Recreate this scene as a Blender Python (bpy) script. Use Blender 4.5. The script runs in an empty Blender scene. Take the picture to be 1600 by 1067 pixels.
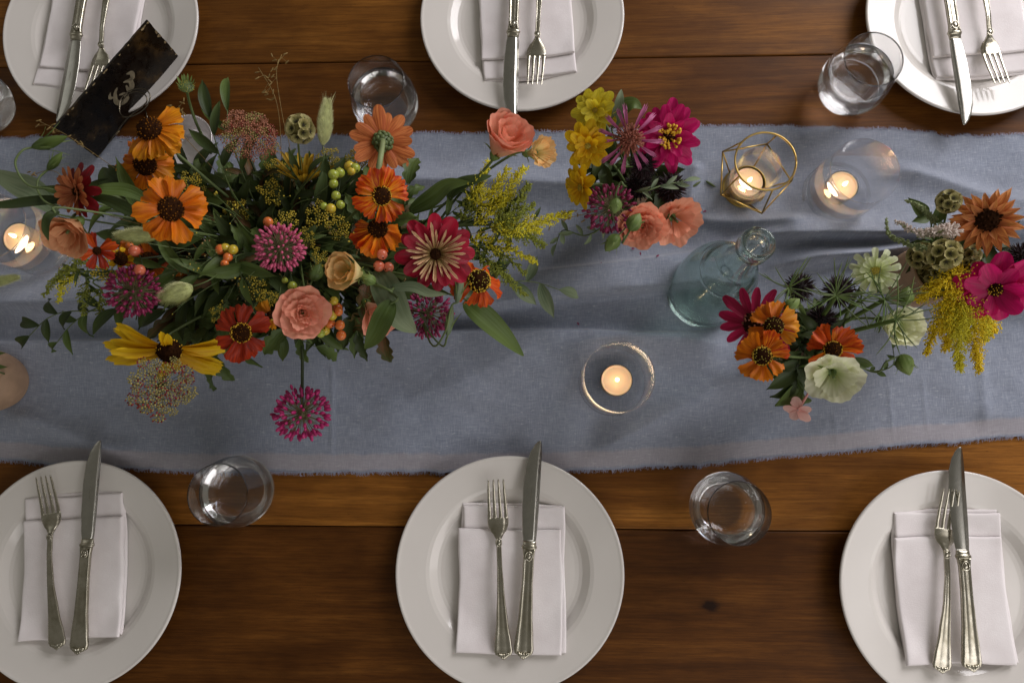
import bpy, math, random
import numpy as np
from mathutils import Vector, Matrix, noise

rnd = random.Random(7)
scene = bpy.context.scene
PI = math.pi

# ------------------------------------------------------------------ camera
FPX, TILT, PAN, CAMH = 1061.9, 0.14076, -0.0369, 0.8523     # focal length in photo pixels (1600 wide), angles, height over the table


def cam_basis():
    r = Vector((1, 0, 0)); d = Vector((0, -1, 0)); f = Vector((0, 0, -1))
    f1 = f * math.cos(TILT) - d * math.sin(TILT)
    d1 = d * math.cos(TILT) + f * math.sin(TILT)
    f2 = f1 * math.cos(PAN) + r * math.sin(PAN)
    r2 = r * math.cos(PAN) - f1 * math.sin(PAN)
    return r2, d1, f2


CR, CD, CF = cam_basis()
CAM = Vector((0, 0, CAMH))
cam_data = bpy.data.cameras.new("camera")
cam_data.sensor_width = 36.0
cam_data.lens = FPX * 36.0 / 1600.0
cam_data.clip_start = 0.01
cam_data.clip_end = 60
cam = bpy.data.objects.new("camera", cam_data)
scene.collection.objects.link(cam)
m = Matrix.Identity(4)
for i in range(3):
    m[i][0] = CR[i]; m[i][1] = -CD[i]; m[i][2] = -CF[i]; m[i][3] = CAM[i]
cam.matrix_world = m
cam_data.dof.use_dof = True
cam_data.dof.focus_distance = 0.74
cam_data.dof.aperture_fstop = 9.0
scene.camera = cam

# ------------------------------------------------------------------ light: a dim room with two side windows, a weak light opposite and an added fill
world = bpy.data.worlds.new("World")
scene.world = world
world.use_nodes = True
bg = world.node_tree.nodes["Background"]
bg.inputs["Color"].default_value = (1.0, 0.94, 0.80, 1)
bg.inputs["Strength"].default_value = 0.125


def window_and_fill_light(name, loc, target, sx, sy, power, color):
    ld = bpy.data.lights.new(name, 'AREA')
    ld.shape = 'RECTANGLE'; ld.size = sx; ld.size_y = sy
    ld.energy = power; ld.color = color
    o = bpy.data.objects.new(name, ld)
    scene.collection.objects.link(o)
    o.location = loc
    o.rotation_euler = (Vector(target) - Vector(loc)).to_track_quat('-Z', 'Y').to_euler()
    return o


window_and_fill_light("window_and_fill_light", (1.75, 1.8, 1.2), (0.1, 0.15, 0), 1.4, 1.5, 55, (1.0, 0.965, 0.99))
window_and_fill_light("window_and_fill_light", (1.7, -1.15, 1.25), (0.1, 0.15, 0), 1.4, 1.5, 12, (1.0, 0.95, 0.95))
window_and_fill_light("window_and_fill_light", (-2.3, 1.0, 1.5), (-0.1, 0.15, 0), 1.4, 1.5, 2.5, (0.98, 0.98, 0.94))
window_and_fill_light("window_and_fill_light", (0.8, -2.1, 1.6), (0.2, 0.1, 0), 1.6, 1.4, 13, (1.0, 0.97, 0.95))  # added fill that brightens the near plates and napkins, no known window

scene.view_settings.view_transform = 'Standard'
scene.view_settings.look = 'None'
scene.view_settings.exposure = 0.06
scene.view_settings.gamma = 1.0
scene.render.engine = 'CYCLES'
scene.cycles.use_denoising = True
try:
    scene.cycles.denoiser = 'OPENIMAGEDENOISE'
except Exception:
    pass
scene.cycles.max_bounces = 14
scene.cycles.transmission_bounces = 12
scene.cycles.transparent_max_bounces = 16
scene.cycles.sample_clamp_indirect = 25.0
scene.cycles.blur_glossy = 0.3

# ------------------------------------------------------------------ helpers


def at(px, py, z=0.0):
    """The point of the place, at height z over the table, that the photo shows at pixel (px, py)."""
    v = CF + CR * ((px - 800) / FPX) + CD * ((py - 533.5) / FPX)
    return CAM + v * ((z - CAMH) / v.z)


def metres(n_px, p):
    return n_px * (Vector(p) - CAM).dot(CF) / FPX


def link(o, parent=None):
    scene.collection.objects.link(o)
    if parent is not None:
        o.parent = parent
    return o


def mesh_data(name, verts, faces, mat=None, smooth=True, uvs=None):
    me = bpy.data.meshes.new(name)
    me.from_pydata([tuple(v) for v in verts], [], faces)
    if mat is not None:
        me.materials.append(mat)
    if smooth:
        me.polygons.foreach_set("use_smooth", [True] * len(me.polygons))
    if uvs is not None:
        uvl = me.uv_layers.new(name="UVMap")
        li = np.zeros(len(me.loops), dtype=np.int32)
        me.loops.foreach_get("vertex_index", li)
        arr = np.array(uvs, dtype=np.float32)[li]
        uvl.data.foreach_set("uv", arr.ravel())
    me.update()
    return me


def obj(name, me, parent=None, matrix=None):
    o = bpy.data.objects.new(name, me)
    link(o, parent)
    if matrix is not None:
        o.matrix_local = matrix
    return o


def build(name, verts, faces, mat, parent=None, smooth=True, uvs=None, matrix=None, stuff=False):
    o = obj(name, mesh_data(name, verts, faces, mat, smooth, uvs), parent, matrix)
    if stuff:
        o["kind"] = "stuff"
    return o


def tag(o, label, cat, group=None):
    o["label"] = label
    o["category"] = cat
    if group:
        o["group"] = group
    return o


def thing(name, label, cat, loc=(0, 0, 0), rz=0.0, group=None):
    o = bpy.data.objects.new(name, None)
    o.empty_display_size = 0.02
    link(o)
    o.location = loc
    o.rotation_euler = (0, 0, rz)
    return tag(o, label, cat, group)


def lathe(profile, segs=72, closed=False):
    """profile: (r, z) list; closed joins the last ring to the first."""
    V, F = [], []
    rings = []
    for r, z in profile:
        if r < 1e-6:
            rings.append([len(V)]); V.append((0, 0, z))
        else:
            rings.append(list(range(len(V), len(V) + segs)))
            for k in range(segs):
                a = 2 * PI * k / segs
                V.append((r * math.cos(a), r * math.sin(a), z))
    n = len(rings)
    for i in range(n if closed else n - 1):
        A, B = rings[i], rings[(i + 1) % n]
        if len(A) == 1 and len(B) == 1:
            continue
        for k in range(segs):
            k2 = (k + 1) % segs
            if len(A) == 1:
                F.append((A[0], B[k2], B[k]))
            elif len(B) == 1:
                F.append((A[k], A[k2], B[0]))
            else:
                F.append((A[k], A[k2], B[k2], B[k]))
    return V, F


def tight(profile, d=0.0004):
    """Holds the corners of a profile crisp under smooth shading."""
    out = []
    n = len(profile)
    for i, p in enumerate(profile):
        p = np.array(p, float)
        if 0 < i < n - 1:
            a, b = np.array(profile[i - 1], float), np.array(profile[i + 1], float)
            la, lb = np.linalg.norm(a - p), np.linalg.norm(b - p)
            if la > 3 * d: out.append(tuple(p + (a - p) / la * d))
            out.append(tuple(p))
            if lb > 3 * d: out.append(tuple(p + (b - p) / lb * d))
        else:
            out.append(tuple(p))
    return out


def smooth_profile(pts, n=6):
    """Catmull-Rom through (r, z) points."""
    out = []
    P = [pts[0]] + list(pts) + [pts[-1]]
    for i in range(1, len(P) - 2):
        p0, p1, p2, p3 = [np.array(P[i + j], float) for j in (-1, 0, 1, 2)]
        for k in range(n):
            t = k / n
            out.append(tuple(0.5 * ((2 * p1) + (-p0 + p2) * t + (2 * p0 - 5 * p1 + 4 * p2 - p3) * t * t + (-p0 + 3 * p1 - 3 * p2 + p3) * t ** 3)))
    out.append(tuple(pts[-1]))
    return out


def spline(pts, n=8):
    out = []
    P = [Vector(p) for p in pts]
    P = [P[0] * 2 - P[1]] + P + [P[-1] * 2 - P[-2]]
    for i in range(1, len(P) - 2):
        p0, p1, p2, p3 = P[i - 1], P[i], P[i + 1], P[i + 2]
        for k in range(n):
            t = k / n
            out.append(0.5 * ((2 * p1) + (p2 - p0) * t + (2 * p0 - 5 * p1 + 4 * p2 - p3) * t * t + (3 * p1 - p0 - 3 * p2 + p3) * t ** 3))
    out.append(P[-2].copy())
    return out


def tube(path, radii, segs=7, cap=True):
    path = [Vector(p) for p in path]
    n = len(path)
    if not hasattr(radii, '__len__'):
        radii = [radii] * n
    V, F = [], []
    ref = None
    for i, p in enumerate(path):
        t = (path[min(i + 1, n - 1)] - path[max(i - 1, 0)])
        if t.length < 1e-9:
            t = Vector((0, 0, 1))
        t.normalize()
        if ref is None:
            ref = t.orthogonal().normalized()
        ref = (ref - t * ref.dot(t))
        ref = ref.normalized() if ref.length > 1e-6 else t.orthogonal().normalized()
        b = t.cross(ref)
        for k in range(segs):
            a = 2 * PI * k / segs
            V.append(p + (ref * math.cos(a) + b * math.sin(a)) * radii[i])
    for i in range(n - 1):
        for k in range(segs):
            k2 = (k + 1) % segs
            F.append((i * segs + k, i * segs + k2, (i + 1) * segs + k2, (i + 1) * segs + k))
    if cap:
        F.append(tuple(reversed(range(segs))))
        F.append(tuple(range((n - 1) * segs, n * segs)))
    return V, F


def join(parts):
    V, F = [], []
    for v, f in parts:
        o = len(V)
        V.extend(v)
        F.extend(tuple(i + o for i in q) for q in f)
    return V, F


def shift(vf, M):
    v, f = vf
    return [M @ Vector(p) for p in v], f


def blob(r, nu=8, nv=5, sx=1, sy=1, sz=1):
    V = [(0, 0, -r * sz)]
    F = []
    for j in range(1, nv):
        p = -PI / 2 + PI * j / nv
        for i in range(nu):
            a = 2 * PI * i / nu
            V.append((r * sx * math.cos(p) * math.cos(a), r * sy * math.cos(p) * math.sin(a), r * sz * math.sin(p)))
    V.append((0, 0, r * sz))
    for i in range(nu):
        F.append((0, 1 + (i + 1) % nu, 1 + i))
        b = 1 + (nv - 2) * nu
        F.append((len(V) - 1, b + i, b + (i + 1) % nu))
    for j in range(nv - 2):
        for i in range(nu):
            i2 = (i + 1) % nu
            F.append((1 + j * nu + i, 1 + j * nu + i2, 1 + (j + 1) * nu + i2, 1 + (j + 1) * nu + i))
    return V, F


def aim(n, spin=0.0):
    """Rotation that takes +Z to n, then spins about it."""
    n = Vector(n).normalized()
    return n.to_track_quat('Z', 'Y').to_matrix().to_4x4() @ Matrix.Rotation(spin, 4, 'Z')


def fib_dirs(n, zmin=-1.0, zmax=1.0, jit=0.0, R=rnd):
    out = []
    for i in range(n):
        z = zmax - (zmax - zmin) * (i + 0.5) / n
        a = i * 2.399963
        z = max(-1, min(1, z + R.uniform(-jit, jit)))
        a += R.uniform(-jit, jit) * 2
        s = math.sqrt(max(0, 1 - z * z))
        out.append(Vector((s * math.cos(a), s * math.sin(a), z)))
    return out


def sm(a, b, x):
    t = max(0.0, min(1.0, (x - a) / (b - a)))
    return t * t * (3 - 2 * t)


# ------------------------------------------------------------------ materials


def srgb(r, g, b):
    f = lambda c: (c / 255 / 12.92) if c / 255 <= 0.04045 else ((c / 255 + 0.055) / 1.055) ** 2.4
    return (f(r), f(g), f(b), 1)


class NT:
    def __init__(self, name):
        self.mat = bpy.data.materials.new(name)
        self.mat.use_nodes = True
        self.nt = self.mat.node_tree
        self.bsdf = self.nt.nodes["Principled BSDF"]
        self.out = self.nt.nodes["Material Output"]

    def n(self, kind, **kw):
        nd = self.nt.nodes.new(kind)
        for k, v in kw.items():
            if k in nd.inputs:
                nd.inputs[k].default_value = v
            else:
                setattr(nd, k, v)
        return nd

    def l(self, a, b):
        self.nt.links.new(a, b)

    def ramp(self, fac, stops):
        r = self.nt.nodes.new("ShaderNodeValToRGB")
        cr = r.color_ramp
        while len(cr.elements) < len(stops):
            cr.elements.new(0.5)
        for e, (p, c) in zip(cr.elements, stops):
            e.position = p
            e.color = c
        self.l(fac, r.inputs[0])
        return r.outputs[0]

    def mix(self, fac, a, b, blend='MIX'):
        mx = self.nt.nodes.new("ShaderNodeMix")
        mx.data_type = 'RGBA'
        mx.blend_type = blend
        for sock, val in ((mx.inputs[0], fac), (mx.inputs[6], a), (mx.inputs[7], b)):
            if hasattr(val, 'links'):
                self.l(val, sock)
            else:
                sock.default_value = val
        return mx.outputs[2]

    def noise(self, vec, scale, detail=3, rough=0.55, dist=0.0):
        nz = self.n("ShaderNodeTexNoise")
        nz.inputs["Scale"].default_value = scale
        nz.inputs["Detail"].default_value = detail
        nz.inputs["Roughness"].default_value = rough
        nz.inputs["Distortion"].default_value = dist
        if vec is not None:
            self.l(vec, nz.inputs["Vector"])
        return nz.outputs[0]

    def mapped(self, vec, scale=(1, 1, 1), loc=(0, 0, 0)):
        mp = self.n("ShaderNodeMapping")
        mp.inputs["Scale"].default_value = scale
        mp.inputs["Location"].default_value = loc
        self.l(vec, mp.inputs["Vector"])
        return mp.outputs[0]

    def bump(self, h, strength, dist):
        b = self.n("ShaderNodeBump")
        b.inputs["Strength"].default_value = strength
        b.inputs["Distance"].default_value = dist
        self.l(h, b.inputs["Height"])
        self.l(b.outputs[0], self.bsdf.inputs["Normal"])
        return b


def simple(name, col, rough=0.5, metal=0.0, noise_amt=0.12, nscale=60, spec=0.5, bump=0.0, sheen=0.0):
    t = NT(name)
    tc = t.n("ShaderNodeTexCoord").outputs["Object"]
    nz = t.noise(tc, nscale, 4)
    dark = tuple(c * (1 - noise_amt * 1.6) for c in col[:3]) + (1,)
    lite = tuple(min(1, c * (1 + noise_amt)) for c in col[:3]) + (1,)
    c = t.ramp(nz, [(0.3, dark), (0.7, lite)])
    t.l(c, t.bsdf.inputs["Base Color"])
    t.bsdf.inputs["Roughness"].default_value = rough
    t.bsdf.inputs["Metallic"].default_value = metal
    t.bsdf.inputs["Specular IOR Level"].default_value = spec
    if sheen:
        t.bsdf.inputs["Sheen Weight"].default_value = sheen
    if bump:
        t.bump(nz, 0.6, bump)
    return t.mat


def leafy(name, base, tip, streak=None, streak_amt=0.5, rough=0.5, transl=0.3, nscale=18.0, edge=None, bump=0.0006, spec=0.3):
    """Petals and leaves: colour runs along the length (uv.x), fine veins along it, thin enough to let light through."""
    t = NT(name)
    uv = t.n("ShaderNodeUVMap").outputs[0]
    sep = t.n("ShaderNodeSeparateXYZ")
    t.l(uv, sep.inputs[0])
    oi = t.n("ShaderNodeObjectInfo")
    mp = t.n("ShaderNodeMapping")
    mp.inputs["Scale"].default_value = (1.5, nscale, 1)
    t.l(uv, mp.inputs["Vector"])
    add = t.n("ShaderNodeVectorMath", operation='ADD')
    t.l(mp.outputs[0], add.inputs[0])
    sc = t.n("ShaderNodeVectorMath", operation='SCALE')
    comb = t.n("ShaderNodeCombineXYZ")
    t.l(oi.outputs["Random"], comb.inputs[0]); t.l(oi.outputs["Random"], comb.inputs[2])
    t.l(comb.outputs[0], sc.inputs[0]); sc.inputs[3].default_value = 37.0
    t.l(sc.outputs[0], add.inputs[1])
    veins = t.noise(add.outputs[0], 1.0, 3, 0.6)
    wob = t.noise(add.outputs[0], 0.45, 2, 0.5)
    ma = t.n("ShaderNodeMath", operation='MULTIPLY_ADD')
    t.l(wob, ma.inputs[0]); ma.inputs[1].default_value = 0.7
    sub = t.n("ShaderNodeMath", operation='SUBTRACT'); t.l(sep.outputs[0], sub.inputs[0]); sub.inputs[1].default_value = 0.35
    t.l(sub.outputs[0], ma.inputs[2])
    stops = [(0.1, base), (0.8, tip)]
    if edge is not None:
        stops = [(0.05, base), (0.6, tip), (0.95, edge)]
    c = t.ramp(ma.outputs[0], stops)
    if streak is not None:
        f = t.ramp(veins, [(0.42, (0, 0, 0, 1)), (0.60, (min(1, streak_amt * 1.35),) * 3 + (1,))])
        c = t.mix(f, c, streak)
    hsv = t.n("ShaderNodeHueSaturation")
    mr = t.n("ShaderNodeMapRange")
    t.l(oi.outputs["Random"], mr.inputs[0])
    mr.inputs[3].default_value = 0.8; mr.inputs[4].default_value = 1.18
    t.l(mr.outputs[0], hsv.inputs["Value"])
    t.l(c, hsv.inputs["Color"])
    c = hsv.outputs[0]
    t.l(c, t.bsdf.inputs["Base Color"])
    t.bsdf.inputs["Roughness"].default_value = rough
    t.bsdf.inputs["Specular IOR Level"].default_value = spec
    t.bump(veins, 0.5, bump)
    tr = t.n("ShaderNodeBsdfTranslucent")
    t.l(c, tr.inputs[0])
    ms = t.n("ShaderNodeMixShader")
    ms.inputs[0].default_value = transl
    t.l(t.bsdf.outputs[0], ms.inputs[1]); t.l(tr.outputs[0], ms.inputs[2])
    t.l(ms.outputs[0], t.out.inputs[0])
    return t.mat


def wood_material():
    t = NT("stained_wood")
    geo = t.n("ShaderNodeNewGeometry").outputs["Position"]
    oi = t.n("ShaderNodeObjectInfo")
    off = t.n("ShaderNodeVectorMath", operation='SCALE')
    comb = t.n("ShaderNodeCombineXYZ")
    for k in range(3):
        t.l(oi.outputs["Random"], comb.inputs[k])
    t.l(comb.outputs[0], off.inputs[0]); off.inputs[3].default_value = 23.0
    pos = t.n("ShaderNodeVectorMath", operation='ADD')
    t.l(geo, pos.inputs[0]); t.l(off.outputs[0], pos.inputs[1])
    p = pos.outputs[0]
    # wavy growth rings: long along x
    warp = t.noise(t.mapped(p, (1.6, 5, 1)), 1.0, 3, 0.5)
    v = t.n("ShaderNodeVectorMath", operation='MULTIPLY_ADD')
    cw = t.n("ShaderNodeCombineXYZ"); t.l(warp, cw.inputs[1])
    t.l(cw.outputs[0], v.inputs[0]); v.inputs[1].default_value = (0, 0.06, 0); t.l(p, v.inputs[2])
    rings = t.noise(t.mapped(v.outputs[0], (1.6, 62, 1)), 1.0, 6, 0.68)
    fine = t.noise(t.mapped(p, (18, 380, 1)), 1.0, 5, 0.8)
    blot = t.noise(t.mapped(p, (4.5, 10, 1)), 1.0, 4, 0.6)
    c = t.ramp(rings, [(0.28, srgb(94, 58, 20)), (0.52, srgb(130, 84, 32)), (0.75, srgb(156, 106, 46))])
    c = t.mix(t.ramp(fine, [(0.38, (0.45,) * 3 + (1,)), (0.58, (0, 0, 0, 1))]), c, srgb(56, 31, 11))
    c = t.mix(t.ramp(blot, [(0.40, (0.65,) * 3 + (1,)), (0.6, (0, 0, 0, 1))]), c, srgb(66, 37, 13))
    spk = t.noise(t.mapped(p, (160, 420, 1)), 1.0, 2, 0.6)
    c = t.mix(t.ramp(spk, [(0.70, (0, 0, 0, 1)), (0.78, (0.6,) * 3 + (1,))]), c, srgb(40, 22, 9))
    # one knot
    d = t.n("ShaderNodeVectorMath", operation='SUBTRACT')
    t.l(geo, d.inputs[0])
    kp = at(1110, 946)
    d.inputs[1].default_value = (kp.x, kp.y, 0)
    ln = t.n("ShaderNodeVectorMath", operation='LENGTH')
    t.l(t.mapped(d.outputs[0], (0.75, 1.2, 0)), ln.inputs[0])
    kn = t.noise(t.mapped(p, (90, 130, 1)), 1.0, 2)
    kadd = t.n("ShaderNodeMath", operation='MULTIPLY_ADD'); t.l(kn, kadd.inputs[0]); kadd.inputs[1].default_value = 0.006; t.l(ln.outputs["Value"], kadd.inputs[2])
    kf = t.ramp(kadd.outputs[0], [(0.0085, (0.9,) * 3 + (1,)), (0.0125, (0.15,) * 3 + (1,)), (0.03, (0, 0, 0, 1))])
    c = t.mix(kf, c, srgb(30, 17, 9))
    c = t.mix(1.0, c, oi.outputs["Color"], 'MULTIPLY')
    t.l(c, t.bsdf.inputs["Base Color"])
    rr = t.ramp(blot, [(0.3, (0.42,) * 3 + (1,)), (0.7, (0.56,) * 3 + (1,))])
    t.l(rr, t.bsdf.inputs["Roughness"])
    t.bsdf.inputs["Specular IOR Level"].default_value = 0.14
    t.bump(t.mix(0.5, rings, fine), 0.5, 0.0006)
    return t.mat


def runner_material():
    t = NT("woven_linen")
    uv = t.n("ShaderNodeUVMap").outputs[0]
    sep = t.n("ShaderNodeSeparateXYZ"); t.l(uv, sep.inputs[0])
    weft = t.noise(t.mapped(uv, (55, 900, 1)), 1.0, 3, 0.7)
    warp = t.noise(t.mapped(uv, (900, 70, 1)), 1.0, 3, 0.7)
    big = t.noise(t.mapped(uv, (6, 9, 1)), 1.0, 3, 0.5)
    c = t.ramp(weft, [(0.30, srgb(110, 117, 132)), (0.5, srgb(138, 145, 160)), (0.70, srgb(170, 177, 190))])
    c2 = t.ramp(warp, [(0.30, srgb(108, 117, 136)), (0.52, srgb(136, 144, 162)), (0.72, srgb(174, 180, 193))])
    c = t.mix(0.5, c, c2)
    c = t.mix(t.ramp(big, [(0.3, (0.22,) * 3 + (1,)), (0.65, (0, 0, 0, 1))]), c, srgb(126, 122, 124))
    slub = t.noise(t.mapped(uv, (120, 420, 1)), 1.0, 2, 0.6)
    c = t.mix(t.ramp(slub, [(0.63, (0, 0, 0, 1)), (0.74, (0.45,) * 3 + (1,))]), c, srgb(200, 203, 210))
    # selvedge band: a pinkish weave along one long side
    wob = t.noise(t.mapped(uv, (5, 1, 1)), 1.0, 2)
    y = t.n("ShaderNodeMath", operation='MULTIPLY_ADD'); t.l(wob, y.inputs[0]); y.inputs[1].default_value = 0.006; t.l(sep.outputs[1], y.inputs[2])
    band = t.ramp(y.outputs[0], [(0.0, (0, 0, 0, 1)), (0.0065, (0, 0, 0, 1)), (0.0075, (0.38,) * 3 + (1,)), (0.0235, (0.38,) * 3 + (1,)), (0.0245, (0, 0, 0, 1))])
    c = t.mix(band, c, srgb(180, 164, 160))
    t.l(c, t.bsdf.inputs["Base Color"])
    t.bsdf.inputs["Roughness"].default_value = 0.8
    t.bsdf.inputs["Specular IOR Level"].default_value = 0.25
    t.bsdf.inputs["Sheen Weight"].default_value = 0.35
    t.bump(t.mix(0.5, weft, warp), 0.5, 0.0006)
    return t.mat


def glass_material(name, col=(1, 1, 1, 1), ior=1.48, rough=0.0):
    t = NT(name)
    g = t.n("ShaderNodeBsdfGlass")
    g.inputs["Color"].default_value = col
    g.inputs["IOR"].default_value = ior
    g.inputs["Roughness"].default_value = rough
    t.l(g.outputs[0], t.out.inputs[0])
    return t.mat


def thin_glass_material(name, k=0.42, col=(1, 1, 1, 1), tcol=(0.985, 0.985, 0.985, 1)):
    t = NT(name)
    g = t.n("ShaderNodeBsdfGlass"); g.inputs["IOR"].default_value = 1.48; g.inputs["Roughness"].default_value = 0.0; g.inputs["Color"].default_value = col
    tr = t.n("ShaderNodeBsdfTransparent"); tr.inputs[0].default_value = tcol
    ms = t.n("ShaderNodeMixShader"); ms.inputs[0].default_value = k
    t.l(tr.outputs[0], ms.inputs[1]); t.l(g.outputs[0], ms.inputs[2]); t.l(ms.outputs[0], t.out.inputs[0])
    return t.mat


def emit_material(name, col, strength):
    t = NT(name)
    e = t.n("ShaderNodeEmission")
    e.inputs[0].default_value = col
    e.inputs[1].default_value = strength
    t.l(e.outputs[0], t.out.inputs[0])
    return t.mat


def cloth_white():
    t = NT("white_cotton")
    tc = t.n("ShaderNodeTexCoord").outputs["Object"]
    a = t.noise(t.mapped(tc, (300, 1500, 300)), 1.0, 2, 0.6)
    b = t.noise(t.mapped(tc, (1500, 300, 300)), 1.0, 2, 0.6)
    big = t.noise(tc, 25, 3)
    c = t.ramp(big, [(0.3, srgb(234, 226, 226)), (0.7, srgb(246, 240, 240))])
    t.l(c, t.bsdf.inputs["Base Color"])
    t.bsdf.inputs["Roughness"].default_value = 0.85
    t.bsdf.inputs["Specular IOR Level"].default_value = 0.2
    t.bsdf.inputs["Sheen Weight"].default_value = 0.2
    t.bump(t.mix(0.5, a, b), 0.6, 0.0006)
    return t.mat


def silver():
    t = NT("worn_silver_plate")
    tc = t.n("ShaderNodeTexCoord").outputs["Object"]
    nz = t.noise(t.mapped(tc, (60, 60, 60)), 1.0, 5, 0.65)
    c = t.ramp(nz, [(0.3, srgb(160, 154, 134)), (0.65, srgb(206, 201, 186))])
    t.l(c, t.bsdf.inputs["Base Color"])
    t.bsdf.inputs["Metallic"].default_value = 1.0
    r = t.ramp(nz, [(0.3, (0.34,) * 3 + (1,)), (0.7, (0.22,) * 3 + (1,))])
    t.l(r, t.bsdf.inputs["Roughness"])
    return t.mat


def antique_mirror():
    t = NT("antiqued_mirror")
    tc = t.n("ShaderNodeTexCoord").outputs["Object"]
    nz = t.noise(tc, 22, 5, 0.65)
    sp = t.noise(tc, 90, 4, 0.7)
    c = t.ramp(nz, [(0.36, srgb(16, 12, 9)), (0.55, srgb(34, 26, 16)), (0.70, srgb(88, 66, 34))])
    c = t.mix(t.ramp(sp, [(0.66, (0, 0, 0, 1)), (0.72, (0.8,) * 3 + (1,))]), c, srgb(140, 120, 84))
    t.l(c, t.bsdf.inputs["Base Color"])
    t.bsdf.inputs["Metallic"].default_value = 0.35
    r = t.ramp(sp, [(0.3, (0.16,) * 3 + (1,)), (0.7, (0.5,) * 3 + (1,))])
    t.l(r, t.bsdf.inputs["Roughness"])
    return t.mat


M = {}
M['wood'] = wood_material()
M['runner'] = runner_material()
M['thread'] = simple("linen_thread", srgb(150, 152, 172), 0.9)
M['porcelain'] = simple("glazed_porcelain", srgb(224, 219, 213), 0.11, noise_amt=0.015, nscale=14, spec=0.45)
M['napkin'] = cloth_white()
M['silver'] = silver()
M['steel'] = simple("knife_steel", srgb(190, 188, 180), 0.24, 1.0, 0.05, 120)
M['glass'] = thin_glass_material("clear_glass", 0.9)
M['thin_glass'] = thin_glass_material("thin_blown_glass")
M['water'] = glass_material("water", (1, 1, 1, 1), 1.33)
M['bottle'] = thin_glass_material("green_bottle_glass", 0.88, (0.935, 0.985, 0.965, 1), (0.90, 0.965, 0.94, 1))
M['gold'] = simple("brass_wire", srgb(196, 164, 92), 0.3, 1.0, 0.12, 90)
M['wax'] = simple("candle_wax", srgb(244, 214, 180), 0.45, 0, 0.02, 30)
M['wax'].node_tree.nodes["Principled BSDF"].inputs["Subsurface Weight"].default_value = 0.6
M['wax'].node_tree.nodes["Principled BSDF"].inputs["Subsurface Radius"].default_value = (0.012, 0.006, 0.003)
M['cup'] = glass_material("tealight_cup", (0.95, 0.92, 0.86, 1), 1.2)
M['wick'] = simple("burnt_wick", srgb(40, 30, 24), 0.9)
M['flame'] = emit_material("candle_flame", (1.0, 0.72, 0.36, 1), 9.0)
M['mirror'] = antique_mirror()
M['chip'] = simple("chipped_edge", srgb(170, 150, 112), 0.5, 0.3, 0.3, 200)
M['wire'] = simple("steel_wire", srgb(120, 112, 96), 0.3, 1.0, 0.1, 90)
M['wire_reflection'] = simple("reflection_paint", srgb(128, 118, 94), 0.7, 0, 0.25, 160)
M['stoneware'] = simple("beige_stoneware", srgb(168, 138, 112), 0.7, 0, 0.12, 50, bump=0.0005)
M['stone_pale'] = simple("pale_ridged_stoneware", srgb(188, 170, 140), 0.7, 0, 0.12, 50, bump=0.0005)
M['chrome'] = simple("bright_silver", srgb(232, 228, 228), 0.16, 0.45, 0.05, 40)

# ------------------------------------------------------------------ table: planks running the length of it
table = thing("dining_table", "dark stained wooden table of wide planks under the whole setting", "table")
PLANK_W, SEAM0, TH = 0.2043, -0.109, 0.035
tints = {-2: (0.8, 0.8, 0.8, 1), -1: (0.58, 0.51, 0.48, 1), 0: (1.36, 1.32, 1.24, 1), 1: (0.9, 0.88, 0.85, 1), 2: (0.80, 0.72, 0.64, 1), 3: (1.15, 1.12, 1.08, 1), 4: (0.9, 0.9, 0.9, 1)}
for k in range(-2, 5):
    y0, y1 = SEAM0 + k * PLANK_W + 0.0006, SEAM0 + (k + 1) * PLANK_W - 0.0006
    b = 0.0014
    x0, x1 = -1.25, 1.2
    cross = [(y0, -TH), (y0, -b), (y0 + b * 0.4, -b * 0.35), (y0 + b * 1.2, 0), (y1 - b * 1.2, 0), (y1 - b * 0.4, -b * 0.35), (y1, -b), (y1, -TH)]
    V = [(x0, y, z) for y, z in cross] + [(x1, y, z) for y, z in cross]
    n = len(cross)
    F = [(i, (i + 1) % n, n + (i + 1) % n, n + i) for i in range(n)] + [tuple(range(n))[::-1], tuple(range(n, 2 * n))]
    o = build("plank", V, F, M['wood'], table, smooth=False)
    o.color = tints[k]

# ------------------------------------------------------------------ runner


def poly_y(poly, x):
    for (xa, ya), (xb, yb) in zip(poly, poly[1:]):
        if xa <= x <= xb:
            t = (x - xa) / (xb - xa)
            t2 = t * t * (3 - 2 * t)
            return ya + (yb - ya) * (0.5 * t + 0.5 * t2)
    return poly[0][1] if x < poly[0][0] else poly[-1][1]


def wpoly(pts, z=0.003):
    return [tuple(at(px, py, z)[:2]) for px, py in pts]


R_TOP = wpoly([(-60, 216), (100, 214), (300, 216), (440, 214), (560, 212), (700, 209), (830, 207), (960, 205), (1030, 202), (1100, 196), (1180, 198), (1280, 199), (1390, 202), (1455, 207), (1478, 214), (1500, 212), (1540, 216), (1560, 212), (1600, 210), (1660, 214)])
R_BOT = wpoly([(-60, 714), (0, 719), (130, 728), (300, 736), (520, 739), (760, 737), (940, 734), (1080, 726), (1240, 711), (1420, 695), (1600, 681), (1660, 676)])
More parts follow.
